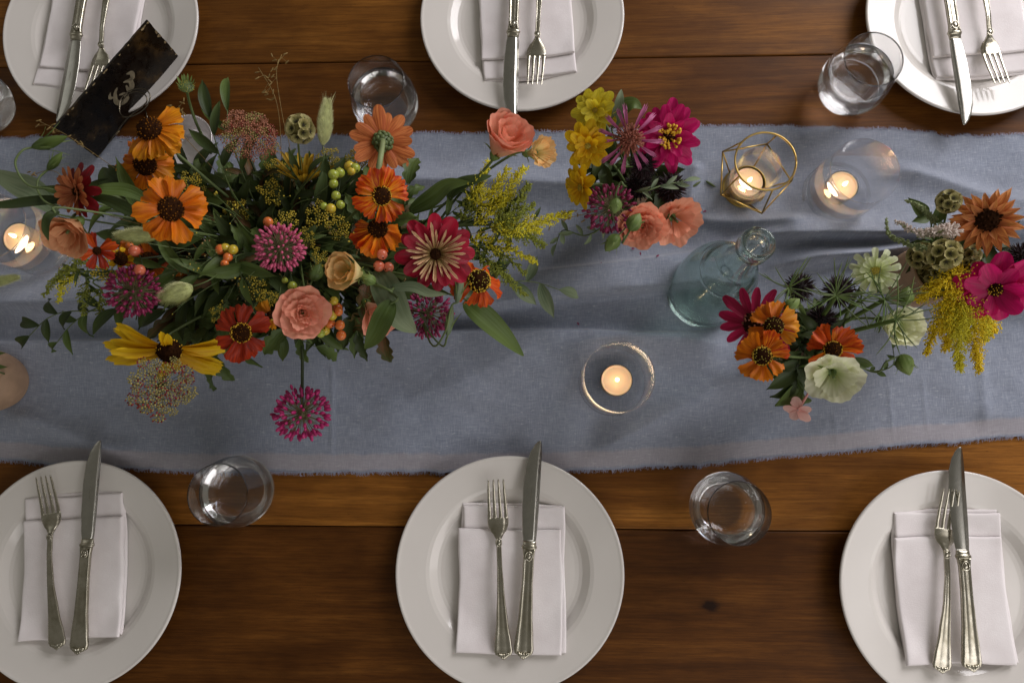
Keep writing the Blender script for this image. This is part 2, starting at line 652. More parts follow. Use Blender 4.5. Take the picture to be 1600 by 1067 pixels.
# folds: polyline in pixels, height, width on the far side, width on the near side (metres), ends taper
FOLDS = [
    ([(380, 296), (640, 290), (760, 289), (900, 296), (1010, 312)], 0.009, 0.022, 0.014),
    ([(540, 512), (650, 500), (740, 485), (880, 466), (1040, 452), (1130, 440), (1200, 425)], 0.013, 0.040, 0.004),
    ([(780, 436), (930, 424), (1080, 402), (1220, 360)], 0.007, 0.006, 0.03),
    ([(-60, 478), (160, 476), (330, 486), (480, 492)], 0.010, 0.03, 0.012),
    ([(-60, 540), (120, 536), (420, 528), (620, 522), (740, 520), (900, 519), (1000, 524), (1130, 520), (1240, 508)], 0.007, 0.003, 0.05),
    ([(1120, 374), (1240, 372), (1330, 372), (1420, 370), (1520, 362), (1660, 350)], 0.015, 0.035, 0.004),
    ([(1180, 420), (1270, 408), (1340, 402), (1430, 392), (1520, 400), (1660, 420)], 0.010, 0.010, 0.006),
    ([(1230, 470), (1330, 466), (1440, 470), (1660, 476)], 0.008, 0.02, 0.008),
    ([(1050, 338), (1110, 348), (1180, 352), (1260, 350)], 0.004, 0.012, 0.006),
    ([(900, 720), (980, 680), (1080, 625), (1150, 592), (1260, 572)], 0.0075, 0.016, 0.020),
    ([(1370, 262), (1450, 282), (1560, 320), (1660, 330)], 0.005, 0.012, 0.016),
    ([(1090, 250), (1080, 290), (1076, 330)], 0.003, 0.010, 0.012),
    ([(870, 545), (960, 530), (1060, 532), (1150, 545)], 0.004, 0.010, 0.018),
    ([(0, 640), (60, 655), (150, 690), (240, 720)], 0.004, 0.014, 0.014),
    ([(560, 640), (700, 606), (800, 560), (860, 530)], 0.0025, 0.02, 0.02),
    ([(1250, 222), (1290, 204), (1310, 198)], 0.003, 0.007, 0.006),
]
CREASES = [((523, 545), (519, 722), 0.0011, 0.0022), ((1385, 590), (1396, 690), 0.0010, 0.002), ((1438, 580), (1450, 690), 0.0008, 0.002), ((1530, 560), (1536, 680), 0.002, 0.007), ((1300, 640), (1306, 700), 0.0008, 0.003)]


def runner_mesh():
    NX, NY = 640, 250
    xs = np.linspace(-0.83, 0.72, NX)
    yb = np.array([poly_y(R_BOT, x) for x in xs]); yt = np.array([poly_y(R_TOP, x) for x in xs])
    rr = np.random.RandomState(3)
    wob = lambda s, a: a * np.convolve(rr.randn(NX), np.ones(s) / s, 'same') * math.sqrt(s)
    yb = yb + wob(5, 0.0005) + wob(23, 0.0005); yt = yt + wob(5, 0.0006) + wob(19, 0.0008)
    vv = np.linspace(0, 1, NY)
    X = np.repeat(xs[:, None], NY, 1)
    Y = yb[:, None] + (yt - yb)[:, None] * vv[None, :]
    Z = np.zeros_like(X)
    for pts, h, w1, w2 in FOLDS:
        P = np.array([tuple(at(px, py, 0.003)[:2]) for px, py in pts])
        # smooth the polyline
        P = np.array([tuple(p[:2]) for p in spline([(a, b, 0) for a, b in P], 6)])
        seg = np.hypot(*(P[1:] - P[:-1]).T); cum = np.concatenate([[0], np.cumsum(seg)])
        best = np.full(X.shape, 9.0); side = np.zeros_like(X); along = np.zeros_like(X)
        for i in range(len(P) - 1):
            a, d = P[i], P[i + 1] - P[i]
            L2 = (d ** 2).sum()
            t = np.clip(((X - a[0]) * d[0] + (Y - a[1]) * d[1]) / L2, 0, 1)
            dx, dy = X - a[0] - t * d[0], Y - a[1] - t * d[1]
            dist = np.hypot(dx, dy)
            s = np.sign(d[0] * (Y - a[1]) - d[1] * (X - a[0]))
            mk = dist < best
            best = np.where(mk, dist, best); side = np.where(mk, s, side); along = np.where(mk, cum[i] + t * math.sqrt(L2), along)
        tt = along / cum[-1]
        taper = np.minimum(1, np.minimum(tt, 1 - tt) / 0.22)
        taper = taper * taper * (3 - 2 * taper)
        if pts[0][0] < 0: taper = np.where(tt < 0.5, 1, taper)
        if pts[-1][0] > 1600: taper = np.where(tt > 0.5, 1, taper)
        up = np.exp(-(best / w1) ** 1.6); dn = np.exp(-(best / w2) ** 1.6)
        Z += min(2.6 * h, 0.027) * taper * np.where(side > 0, up, dn)
    for a, b, h, w in CREASES:
        A, B = np.array(at(*a)[:2]), np.array(at(*b)[:2])
        d = B - A; L2 = (d ** 2).sum()
        t = np.clip(((X - A[0]) * d[0] + (Y - A[1]) * d[1]) / L2, 0, 1)
        dist = np.hypot(X - A[0] - t * d[0], Y - A[1] - t * d[1])
        Z += h * np.exp(-(dist / w) ** 2) * np.minimum(1, np.minimum(t, 1 - t) / 0.2)
    V, UV = [], []
    for i in range(NX):
        for j in range(NY):
            x, y = X[i, j], Y[i, j]
            nz = noise.noise((x * 9, y * 14, 0.3)) * 0.0045 + noise.noise((x * 22 + y * 9, y * 34, 1.3)) * 0.0022 + noise.noise((x * 60 - y * 30, y * 85, 2.3)) * 0.00045
            e = min(1, vv[j] * 14, (1 - vv[j]) * 9)
            V.append((x, y, 0.0032 + (Z[i, j] * (0.35 + 0.65 * e)) + max(-0.002, nz) * e + 0.0009 * (1 - e) * noise.noise((x * 40, y * 5, 7))))
            UV.append((x, (y - yb[i])))
    F = [(i * NY + j, (i + 1) * NY + j, (i + 1) * NY + j + 1, i * NY + j + 1) for i in range(NX - 1) for j in range(NY - 1)]
    return V, F, UV, xs, yb, yt


V, F, UV, rxs, ryb, ryt = runner_mesh()
RUN_V = np.array(V).reshape(640, 250, 3)
runner = build("table_runner", V, F, M['runner'], None, uvs=UV)
tag(runner, "rumpled blue-grey woven runner with frayed edges along the middle of the table", "table runner")


def cloth_z(x, y):
    i = int(np.clip(np.searchsorted(rxs, x), 0, 639))
    j = (y - ryb[i]) / (ryt[i] - ryb[i]) * 249
    if j < 0 or j > 249:
        return 0.0
    return float(RUN_V[i, int(j), 2])


TV, TF = [], []
for side, edge in ((-1, ryb), (1, ryt)):
    for q in range(2600):
        x = rnd.uniform(-0.82, 0.71)
        i = int(np.searchsorted(rxs, x))
        y = edge[i]
        L = rnd.uniform(0.0015, 0.0048)
        a = rnd.gauss(0, 0.5)
        w = rnd.uniform(0.00014, 0.00028)
        z = 0.0028 + rnd.uniform(0, 0.0008)
        p0 = Vector((x, y - side * 0.0012, z + 0.0006)); p1 = Vector((x + math.sin(a) * L * 0.5, y + side * L * 0.5, z + 0.0003)); p2 = Vector((x + math.sin(a * 1.7) * L, y + side * L * math.cos(a), max(0.0006, z - 0.0018)))
        o = len(TV)
        for p in (p0, p1, p2):
            TV += [p + Vector((-w, 0, 0)), p + Vector((w, 0, 0))]
        TF += [(o, o + 1, o + 3, o + 2), (o + 2, o + 3, o + 5, o + 4)]
build("fringe", TV, TF, M['thread'], runner, stuff=True)
# ------------------------------------------------------------------ place settings
PLATE = [(0, 0.0032), (0.070, 0.0032), (0.0705, 0.0), (0.0735, 0.0), (0.0745, 0.0035), (0.088, 0.0078), (0.1, 0.0125), (0.133, 0.0188), (0.1349, 0.0204), (0.1350, 0.0218), (0.1340, 0.0228), (0.1325, 0.0230), (0.130, 0.0222), (0.1, 0.0166), (0.0955, 0.0150), (0.0905, 0.0114), (0.0870, 0.0088), (0.083, 0.0076), (0.078, 0.0072), (0.04, 0.0070), (0, 0.0070)]
pv, pf = lathe(tight(PLATE, .0005), 128)
plate_me = mesh_data("plate", pv, pf, M['porcelain'])


def slab(w, l, t, zf, nx=26, ny=34, wav=0.0, seed=0, corner=0.003):
    V, F = [], []
    def coord(n, half):
        e = [-half, -half + 0.0005, -half + 0.0014, -half + 0.003]
        mid = np.linspace(-half + 0.006, half - 0.006, n)
        return e + list(mid) + [-c for c in reversed(e)]
    xs, ys = coord(nx, w / 2), coord(ny, l / 2)
    nX, nY = len(xs), len(ys)
    drop = {0: 0.0, 1: 0.62, 2: 0.92}
    for i, x in enumerate(xs):
        for j, y in enumerate(ys):
            k = min(i, nX - 1 - i, j, nY - 1 - j)
            f = drop.get(k, 1.0)
            x2 = x + 0.0022 * noise.noise((y * 22, seed, 0.5)) * (abs(x) / (w / 2))
            y2 = y + 0.0022 * noise.noise((x * 25, seed, 3.5)) * (abs(y) / (l / 2))
            wv = wav * (noise.noise((x * 16 + seed, y * 11, 0.2)) + 0.5 * noise.noise((x * 42, y * 30 + seed, 0.9)))
            V.append((x2, y2, zf(x, y) + t * f + wv * min(1, k / 4)))
    for i in range(nX - 1):
        for j in range(nY - 1):
            F.append((i * nY + j, (i + 1) * nY + j, (i + 1) * nY + j + 1, i * nY + j + 1))
    return V, F


SECTION = [(-1, 0.0), (-0.93, 0.55), (-0.78, 0.95), (-0.60, 0.55), (-0.25, 0.62), (0, 0.74), (0.25, 0.62), (0.60, 0.55), (0.78, 0.95), (0.93, 0.55), (1, 0.0), (0.6, -0.5), (0, -0.6), (-0.6, -0.5)]
PLAIN = [(-1, 0.0), (-0.85, 0.6), (-0.4, 0.9), (0, 1.0), (0.4, 0.9), (0.85, 0.6), (1, 0.0), (0.6, -0.6), (0, -0.8), (-0.6, -0.6)]
FLAT = [(-1, 0.0), (-0.9, 0.55), (-0.3, 1.0), (0.4, 1.0), (1, 0.0), (0.4, -1.0), (-0.3, -1.0), (-0.9, -0.5)]


def loft(stations, section):
    """stations: (y, cx, half width, z, half thickness)."""
    V, F = [], []
    n = len(section)
    for y, cx, hw, z, ht in stations:
        for a, b in section:
            V.append((cx + a * hw, y, z + b * ht))
    for i in range(len(stations) - 1):
        for k in range(n):
            k2 = (k + 1) % n
            F.append((i * n + k, (i + 1) * n + k, (i + 1) * n + k2, i * n + k2))
    F.append(tuple(range(n)))
    F.append(tuple(reversed(range((len(stations) - 1) * n, len(stations) * n))))
    return V, F


def resample(st, m=5):
    out = []
    for a, b in zip(st, st[1:]):
        for k in range(m):
            t = k / m
            t2 = t * t * (3 - 2 * t) * 0.6 + t * 0.4
            out.append(tuple(a[i] + (b[i] - a[i]) * (t if i == 0 else t2) for i in range(5)))
    out.append(st[-1])
    return out


FORK_L = 0.203


def fork_meshes():
    H = resample([(0.0, 0, 0.002, 0.0030, 0.001), (0.0015, 0, 0.0052, 0.0032, 0.0016), (0.004, 0, 0.0095, 0.0034, 0.0018), (0.008, 0, 0.0108, 0.0036, 0.0019), (0.016, 0, 0.0100, 0.0042, 0.0020), (0.04, 0, 0.0068, 0.0062, 0.0021),
                  (0.075, 0, 0.0042, 0.0085, 0.0021), (0.105, 0, 0.0031, 0.0078, 0.0022), (0.125, 0, 0.0030, 0.0052, 0.0023), (0.1335, 0, 0.0034, 0.0036, 0.0019)], 4)
    handle = mesh_data("handle", *loft(H, SECTION), M['silver'])
    Hd = resample([(0.1330, 0, 0.0033, 0.0036, 0.0017), (0.1375, 0, 0.0056, 0.0026, 0.0013), (0.143, 0, 0.0098, 0.0014, 0.0011), (0.149, 0, 0.0121, 0.0010, 0.0010), (0.155, 0, 0.0126, 0.0014, 0.0010), (0.1575, 0, 0.0124, 0.0017, 0.0010)], 4)
    head = mesh_data("head", *loft(Hd, FLAT), M['silver'])
    tines = []
    for k in range(4):
        x0 = (k - 1.5) * 0.00655
        st = [(0.1560, x0, 0.0026, 0.0016, 0.0010), (0.163, x0, 0.0020, 0.0024, 0.0010), (0.175, x0 * 0.98, 0.0018, 0.0046, 0.0010), (0.192, x0 * 0.93, 0.0014, 0.0084, 0.0009), (0.201, x0 * 0.90, 0.0010, 0.0106, 0.0007), (0.203, x0 * 0.90, 0.0004, 0.0111, 0.0004)]
        tines.append(mesh_data("tine", *loft(resample(st, 3), PLAIN), M['silver']))
    # shell at the handle end and an oval boss at the neck
    sh = []
    for a in np.linspace(-0.9, 0.9, 5):
        sh.append(shift(blob(0.0024, 8, 5, 0.8, 1.6, 0.55), Matrix.Translation((math.sin(a) * 0.0052, 0.0062 - math.cos(a) * 0.0042, 0.0047)) @ Matrix.Rotation(-a, 4, 'Z')))
    shell = mesh_data("shell_ornament", *join(sh), M['silver'])
    bo = [shift(blob(0.0030, 12, 5, 0.85, 1.2, 0.4), Matrix.Translation((0, 0.1295, 0.0058)))]
    bo.append(tube([(0.0034 * math.cos(a), 0.1295 + 0.0048 * math.sin(a), 0.0062) for a in np.linspace(0, 2 * PI, 17)], 0.0007, 5))
    boss = mesh_data("oval_boss", *join(bo), M['silver'])
    return handle, head, tines, shell, boss


KNIFE_L = 0.247


def knife_meshes():
    H = resample([(0.0, 0, 0.002, 0.0045, 0.0016), (0.0015, 0, 0.0058, 0.0047, 0.0024), (0.0045, 0, 0.0104, 0.005, 0.003), (0.009, 0, 0.0115, 0.0052, 0.0034), (0.02, 0, 0.0105, 0.0056, 0.0039), (0.05, 0, 0.0080, 0.0060, 0.0043),
                  (0.085, 0, 0.0066, 0.0062, 0.0046), (0.112, 0, 0.0066, 0.0062, 0.0046), (0.1215, 0, 0.0078, 0.0062, 0.0044)], 4)
    handle = mesh_data("handle", *loft(H, SECTION), M['silver'])
    C = resample([(0.1212, 0, 0.0080, 0.0062, 0.0044), (0.1222, 0, 0.0092, 0.0062, 0.0050), (0.1245, 0, 0.0090, 0.0062, 0.0048), (0.1256, 0, 0.0080, 0.0062, 0.0036), (0.1285, 0, 0.0078, 0.0062, 0.0026), (0.130, 0, 0.0078, 0.0062, 0.0014)], 3)
    collar = mesh_data("collar", *loft(C, PLAIN), M['silver'])
    B = resample([(0.1292, 0.0000, 0.0074, 0.0062, 0.0012), (0.140, -0.0004, 0.0086, 0.0063, 0.0012), (0.165, -0.0010, 0.0098, 0.0066, 0.0011), (0.195, -0.0010, 0.0100, 0.0070, 0.0010), (0.218, 0.0000, 0.0092, 0.0074, 0.0009), (0.232, 0.0018, 0.0072, 0.0077, 0.0008), (0.2405, 0.0038, 0.0048, 0.0079, 0.0007), (0.2455, 0.0056, 0.0026, 0.0080, 0.0006), (0.247, 0.0064, 0.0008, 0.0080, 0.0004)], 4)
    blade = mesh_data("blade", *loft(B, FLAT), M['steel'])
    sh = []
    for a in np.linspace(-0.9, 0.9, 5):
        sh.append(shift(blob(0.0025, 8, 5, 0.8, 1.6, 0.55), Matrix.Translation((math.sin(a) * 0.0056, 0.0064 - math.cos(a) * 0.0044, 0.0078)) @ Matrix.Rotation(-a, 4, 'Z')))
    shell = mesh_data("shell_ornament", *join(sh), M['silver'])
    bo = [shift(blob(0.0030, 12, 5, 0.9, 1.2, 0.4), Matrix.Translation((0, 0.1135, 0.0104)))]
    bo.append(tube([(0.0040 * math.cos(a), 0.1135 + 0.0050 * math.sin(a), 0.0104) for a in np.linspace(0, 2 * PI, 17)], 0.0008, 5))
    boss = mesh_data("oval_boss", *join(bo), M['silver'])
    eng = []
    for q in range(7):
        y = 0.176 + q * 0.0021
        eng.append(tube([(-0.0008 + rnd.uniform(-.0012, .0012), y + 0.0016 * k / 4, 0.00785 + 0.00002 * q) for k in range(5)], 0.00016, 4))
    engrave = mesh_data("engraving", *join(eng), M['wire'])
    return handle, collar, blade, shell, boss, engrave


FK, KN = fork_meshes(), knife_meshes()


def place_fork(tip_px, end_px, label, z=0.0225):
    a, b = at(*end_px, z), at(*tip_px, z + 0.006)
    d = (b - a); rz = math.atan2(-d.x, d.y)
    u = Vector((d.x, d.y, 0)).normalized()
    base = Vector((b.x, b.y, 0)) - u * FORK_L
    r = thing("fork", label, "fork", (base.x, base.y, z), rz, "forks on the napkins")
    handle, head, tines, shell, boss = FK
    h = obj("handle", handle, r); obj("shell_ornament", shell, h); obj("oval_boss", boss, h)
    hd = obj("head", head, r)
    for t in tines:
        obj("tine", t, hd)
    return r


def place_knife(tip_px, end_px, label, z=0.0225, flip=False):
    a, b = at(*end_px, z + .005), at(*tip_px, z + 0.006)
    d = (b - a); rz = math.atan2(-d.x, d.y)
    u = Vector((d.x, d.y, 0)).normalized()
    base = Vector((b.x, b.y, 0)) - u * KNIFE_L
    r = thing("knife", label, "knife", (base.x, base.y, z), rz, "knives on the napkins")
    if flip:
        r.scale = (-1, 1, 1)
    handle, collar, blade, shell, boss, engrave = KN
    h = obj("handle", handle, r); obj("shell_ornament", shell, h); obj("oval_boss", boss, h)
    obj("collar", collar, r)
    b = obj("blade", blade, r)
    obj("engraving", engrave, b)
    return r


def place_napkin(mid_px, dir_px, plate_c, label, seed, edge_is_top, w=0.121, l=0.170):
    """mid_px: middle of the end that points at the runner; dir_px: a point further along the napkin's axis, away from it."""
    a, b = at(*mid_px, 0.016), at(*dir_px, 0.016)
    d = Vector((a.x - b.x, a.y - b.y, 0)).normalized()      # local +y: towards the runner
    rz = math.atan2(-d.x, d.y)
    c = Vector((a.x, a.y, 0)) - d * (l / 2)
    r = thing("napkin", label, "napkin", (c.x, c.y, 0), rz, "folded white napkins")
    ca, sa = math.cos(rz), math.sin(rz)

    def zf(x, y, lift=0.0):
        wx, wy = c.x + ca * x - sa * y - plate_c[0], c.y + sa * x + ca * y - plate_c[1]
        rr = math.hypot(wx, wy)
        return 0.0082 + 0.0062 * sm(0.066, 0.105, rr) + 0.003 * sm(0.1, 0.128, rr) + lift
    layers = [(w, l, 0.0032, 0.0, 0.0, 0.0), (w + 0.001, l - 0.004, 0.0026, 0.0035 * (1 if seed % 2 else -0.4), -0.001, 0.0034), (w + 0.002, l - 0.030, 0.0030, -0.001, -0.0155, 0.0072)]
    for k, (ww, ll, t, ox, oy, lift) in enumerate(layers):
        V, F = slab(ww, ll, t, lambda x, y, ox=ox, oy=oy, lift=lift: zf(x + ox, y + oy, lift), wav=0.0016 if k == 2 else 0.0002, seed=seed * 5 + k)
        V = [(x + ox, y + oy, z) for x, y, z in V]
        build("folded_layer", V, F, M['napkin'], r)
    return r


SETTINGS = [
    dict(c=(-0.0328, -0.1566), where="at the middle near side", nap=((799, 787), (797, 1017)), fork=((775, 748), (787, 1016)), knife=((836, 688), (818, 1018))),
    dict(c=(-0.5615, -0.1653), where="in the dark near corner below the lace flower", nap=((120, 770), (112, 1011)), fork=((72, 743), (93, 1007)), knife=((150, 688), (124, 1009))),
    dict(c=(0.4843, -0.1699), where="in the bright near corner below the goldenrod", nap=((1474, 796), (1498, 1031)), fork=((1483, 764), (1469, 1031)), knife=((1490, 698), (1517, 1028))),
    dict(c=(-0.0203, 0.5542), where="at the far side above the peach bloom", nap=((827, 124), (818, 0)), fork=((835, 136), (848, -95)), knife=((797, 190), (807, -97)), far=True),
    dict(c=(-0.5914, 0.5496), where="at the far side behind the dark mirror sign", nap=((128, 143), (152, 0)), fork=((145, 150), (184, -72)), knife=((98, 192), (142, -79)), far=True),
    dict(c=(0.5615, 0.5408), where="at the far side beyond the brass holder", nap=((1536, 121), (1517, 0)), fork=((1562, 134), (1516, -92)), knife=((1513, 196), (1468, -90)), far=True),
]
for k, s in enumerate(SETTINGS):
    p = obj("dinner_plate", plate_me)
    p.location = (s['c'][0], s['c'][1], 0.0)
    p.rotation_euler = (0, 0, k * 1.1)
    tag(p, "round white porcelain dinner plate " + s['where'], "plate", "white dinner plates")
    place_napkin(s['nap'][0], s['nap'][1], s['c'], "folded white napkin on the plate " + s['where'], k + 1, not s.get('far'))
    place_fork(s['fork'][0], s['fork'][1], "silver fork on the napkin " + s['where'])
    place_knife(s['knife'][0], s['knife'][1], "silver table knife on the napkin " + s['where'], flip=(k == 3))

# ------------------------------------------------------------------ water glasses
OUT = smooth_profile([(0, 0.0), (0.020, 0.0), (0.0268, 0.0022), (0.0330, 0.009), (0.0395, 0.021), (0.0422, 0.034), (0.0412, 0.050), (0.0378, 0.069), (0.0345, 0.0865)], 5)
INN = smooth_profile([(0.0335, 0.0868), (0.0367, 0.069), (0.0400, 0.050), (0.0409, 0.034), (0.0380, 0.021), (0.0315, 0.0125), (0.022, 0.0088), (0, 0.0082)], 5)
gv, gf = lathe(OUT + [(0.0341, 0.0874)] + INN, 96)
tumbler_me = mesh_data("vessel", gv, gf, M['glass'])


def inner_r(z):
    pts = sorted([(zz, rr) for rr, zz in INN])
    for (za, ra), (zb, rb) in zip(pts, pts[1:]):
        if za <= z <= zb:
            return ra + (rb - ra) * (z - za) / max(1e-9, zb - za)
    return pts[-1][1]


def water_body(level):
    zs = [z for z in np.linspace(0.0084, level, 12)]
    prof = [(0, 0.0080)] + [(inner_r(z) + 0.0003, z - 0.0002) for z in zs] + [(inner_r(level) - 0.0012, level - 0.0009), (inner_r(level) - 0.004, level - 0.0013), (0, level - 0.0013)]
    return lathe(prof, 96)


def tumbler(px, py, level, label):
    p = at(px, py, 0.004)
    r = thing("water_glass", label, "glass", (p.x, p.y, max(0.0003, cloth_z(p.x, p.y) + 0.0003)), rnd.uniform(0, 6), "stemless water glasses")
    obj("vessel", tumbler_me, r)
    V, F = water_body(level)
    build("water", V, F, M['water'], r)
    return r


tumbler(610, 178, 0.050, "stemless glass of water behind the terracotta zinnia seen from its back")
tumbler(1317, 147, 0.056, "stemless glass of water standing against the far plate with no sign before it")
tumbler(388, 764, 0.048, "stemless glass of water half over the runner edge, below the pink allium")
tumbler(1124, 790, 0.048, "stemless glass of water on bare wood below the lone votive")
tumbler(-8, 176, 0.048, "stemless glass cut off by the frame next to the plate behind the sign")

# ------------------------------------------------------------------ candles
VO = [(0, 0.0), (0.036, 0.0), (0.0400, 0.0012), (0.0412, 0.0045), (0.0412, 0.012), (0.0402, 0.05), (0.0397, 0.0840), (0.0391, 0.0850), (0.0384, 0.0845), (0.0384, 0.05), (0.0388, 0.016), (0.0375, 0.0115), (0.034, 0.0092), (0, 0.0088)]
votive_me = mesh_data("vessel", *lathe(tight(VO), 96), M['thin_glass'])


def tealight(p, label, cup=True):
    r = thing("tealight", label, "candle", p, rnd.uniform(0, 6), "lit tealights")
    wax = [(0, 0.001), (0.0183, 0.001), (0.0185, 0.0145), (0.0180, 0.0152), (0.0172, 0.0150), (0.0155, 0.0143), (0.004, 0.0141), (0, 0.0141)]
    obj("wax", mesh_data("wax", *lathe(tight(wax, .0003), 48), M['wax']), r)
    cupp = [(0, 0.0), (0.0190, 0.0), (0.0192, 0.0163), (0.0189, 0.0165), (0.0187, 0.0160), (0.0186, 0.0006), (0, 0.0006)]
    obj("cup", mesh_data("cup", *lathe(tight(cupp, .0002), 48), M['cup']), r)
    build("wick", *tube([(0, 0, 0.0138), (0.0003, 0.0002, 0.0165), (0.0009, 0.0005, 0.0190)], [0.0006, 0.0006, 0.0004], 6), M['wick'], r)
    fl = [(0, 0.0172), (0.0012, 0.0178), (0.0023, 0.0198), (0.0024, 0.0218), (0.0017, 0.0252), (0.0007, 0.0288), (0, 0.0305)]
    obj("flame", mesh_data("flame", *lathe(fl, 16), M['flame']), r)
    ld = bpy.data.lights.new("candle_light", 'POINT')
    ld.energy = 0.009; ld.color = (1.0, 0.74, 0.5); ld.shadow_soft_size = 0.004
    lo = bpy.data.objects.new("candle_light", ld)
    link(lo, r); lo.location = (0, 0, 0.034)
    return r


def votive(px, py, label, clabel, off=(0, 0)):
    p = at(px, py, 0.006)
    z = cloth_z(p.x, p.y) + 0.0006
    v = obj("votive_holder", votive_me)
    v.location = (p.x, p.y, z)
    tag(v, label, "candle holder", "clear glass votive holders")
    tealight((p.x + off[0], p.y + off[1], z + 0.0092), clabel)


votive(955, 598, "clear glass votive holder standing alone on the smooth front part of the runner", "lit tealight inside the votive standing alone at the front of the runner", (0.0035, 0.001))
votive(1301, 308, "clear glass votive holder next to the brass wire one", "lit tealight inside the clear votive next to the brass wire holder", (0.001, 0.0045))
votive(70, 384, "clear glass votive holder half hidden by the pale peach bloom", "lit tealight inside the votive beside the pale peach bloom", (-0.018, 0.004))

# brass wire holder
gc = at(1166, 296, 0.004)
gz = cloth_z(gc.x, gc.y) + 0.0006
g = thing("wire_candle_holder", "brass wire geometric candle holder with a glass sleeve and lit tealight", "candle holder", (gc.x, gc.y, gz))
loc = lambda q: Vector(q) - Vector((gc.x, gc.y, gz))
ringz, midz = 0.084, 0.036
rc = loc(at(1197, 251, ringz)); rc = Vector((rc.x, rc.y, ringz)) * 1.0
ring_r = 0.0352
ctr = Vector((0, 0, 0))
mids = [loc(at(px, py, midz)) for px, py in ((1128, 239), (1125, 306), (1189, 335), (1235, 285), (1197, 227))]
cm = sum((q.xy for q in mids), Vector((0, 0))) / 5
top_ring = [Vector((cm.x + ring_r * math.cos(a), cm.y + ring_r * math.sin(a), ringz)) for a in np.linspace(0, 2 * PI, 49)]
tv, tf = tube(top_ring, 0.0012, 8)
build("top_ring", tv, tf, M['gold'], g)
wr = 0.00105
for i, q in enumerate(mids):
    q = Vector((q.x, q.y, midz)); q2 = Vector((mids[(i + 1) % 5].x, mids[(i + 1) % 5].y, midz))
    build("strut", *tube([q, q2], wr, 6), M['gold'], g)
    d = (q.xy - cm).normalized()
    build("strut", *tube([q, Vector((cm.x + d.x * ring_r, cm.y + d.y * ring_r, ringz))], wr, 6), M['gold'], g)
    build("strut", *tube([q, Vector((cm.x + d.x * 0.024, cm.y + d.y * 0.024, 0.003))], wr, 6), M['gold'], g)
T = Matrix.Translation((cm.x, cm.y, 0))
build("base", *lathe([(0, 0.0), (0.0275, 0.0), (0.0280, 0.0012), (0.0275, 0.0024), (0, 0.0024)], 48), M['gold'], g, matrix=T)
build("candle_cup", *lathe(tight([(0, 0.0026), (0.0215, 0.0026), (0.0218, 0.0170), (0.0222, 0.0176), (0.0212, 0.0176), (0.0210, 0.0036), (0, 0.0036)], .0002), 48), M['gold'], g, matrix=T)
build("glass_sleeve", *lathe([(0.0262, 0.0028), (0.0262, 0.0032), (0.0262, 0.0636), (0.0262, 0.064), (0.0257, 0.0645), (0.0252, 0.064), (0.0252, 0.0636), (0.0252, 0.0032), (0.0252, 0.0028)], 64, closed=True), M['thin_glass'], g, matrix=T)
tealight((gc.x + cm.x - 0.0005, gc.y + cm.y, gz + 0.0042), "lit tealight sitting inside the brass wire holder")

# ------------------------------------------------------------------ bottle
bp = at(1097, 458, 0.004)
bo = smooth_profile([(0.0405, 0.0), (0.0452, 0.0025), (0.0462, 0.008), (0.0452, 0.020), (0.0446, 0.045), (0.0436, 0.070), (0.0405, 0.090), (0.0350, 0.105), (0.0318, 0.1125), (0.0312, 0.118), (0.0285, 0.126), (0.0215, 0.138), (0.0182, 0.147), (0.0155, 0.163), (0.0138, 0.182), (0.0134, 0.193)], 4)
lip = [(0.0136, 0.1955), (0.0163, 0.1975), (0.0173, 0.2005), (0.0168, 0.2040), (0.0155, 0.2055), (0.0163, 0.2072), (0.0172, 0.2105), (0.0169, 0.2150), (0.0152, 0.2180), (0.0130, 0.2186), (0.0113, 0.2172)]
bi = smooth_profile([(0.0106, 0.210), (0.0102, 0.193), (0.0108, 0.180), (0.0125, 0.163), (0.0150, 0.148), (0.0182, 0.139), (0.0250, 0.127), (0.0280, 0.117), (0.0288, 0.112), (0.0322, 0.103), (0.0378, 0.088), (0.0408, 0.069), (0.0418, 0.045), (0.0422, 0.020), (0.0405, 0.0105), (0.0340, 0.0072), (0.015, 0.0105), (0, 0.0125)], 4)
bv, bf = lathe([(0, 0.0045), (0.015, 0.0035), (0.034, 0.0008)] + bo + lip + bi, 96)
bottle = build("glass_bottle", bv, bf, M['bottle'])
bottle.location = (bp.x, bp.y, cloth_z(bp.x, bp.y) * 0.5 + 0.0045)
bottle.rotation_euler = (0.0, 0.0, 0)
tag(bottle, "empty pale green glass bottle with a thick rolled lip, standing on the runner", "bottle")

# ------------------------------------------------------------------ mirror sign in its wire stand
P1, P2 = at(150, 245, 0.012), at(283, 93, 0.012)
Q1, Q2 = at(84, 200, 0.093), at(230, 31, 0.093)
sign = thing("mirror_sign", "dark antiqued mirror sign with chipped gilt edges and a painted-on pale wire reflection", "sign", tuple((P1 + P2) / 2))
up = ((Q1 - P1) + (Q2 - P2)) / 2
along = ((P2 - P1) + (Q2 - Q1)) / 2
nrm = along.cross(up).normalized()
if nrm.dot(CAM - P1) < 0:
    nrm = -nrm
og = (P1 + P2 + Q1 + Q2) / 4 - up / 2 - along / 2 - Vector((sign.location))


def sp(u, v, n=0.0):
    return og + along * u + up * v + nrm * n


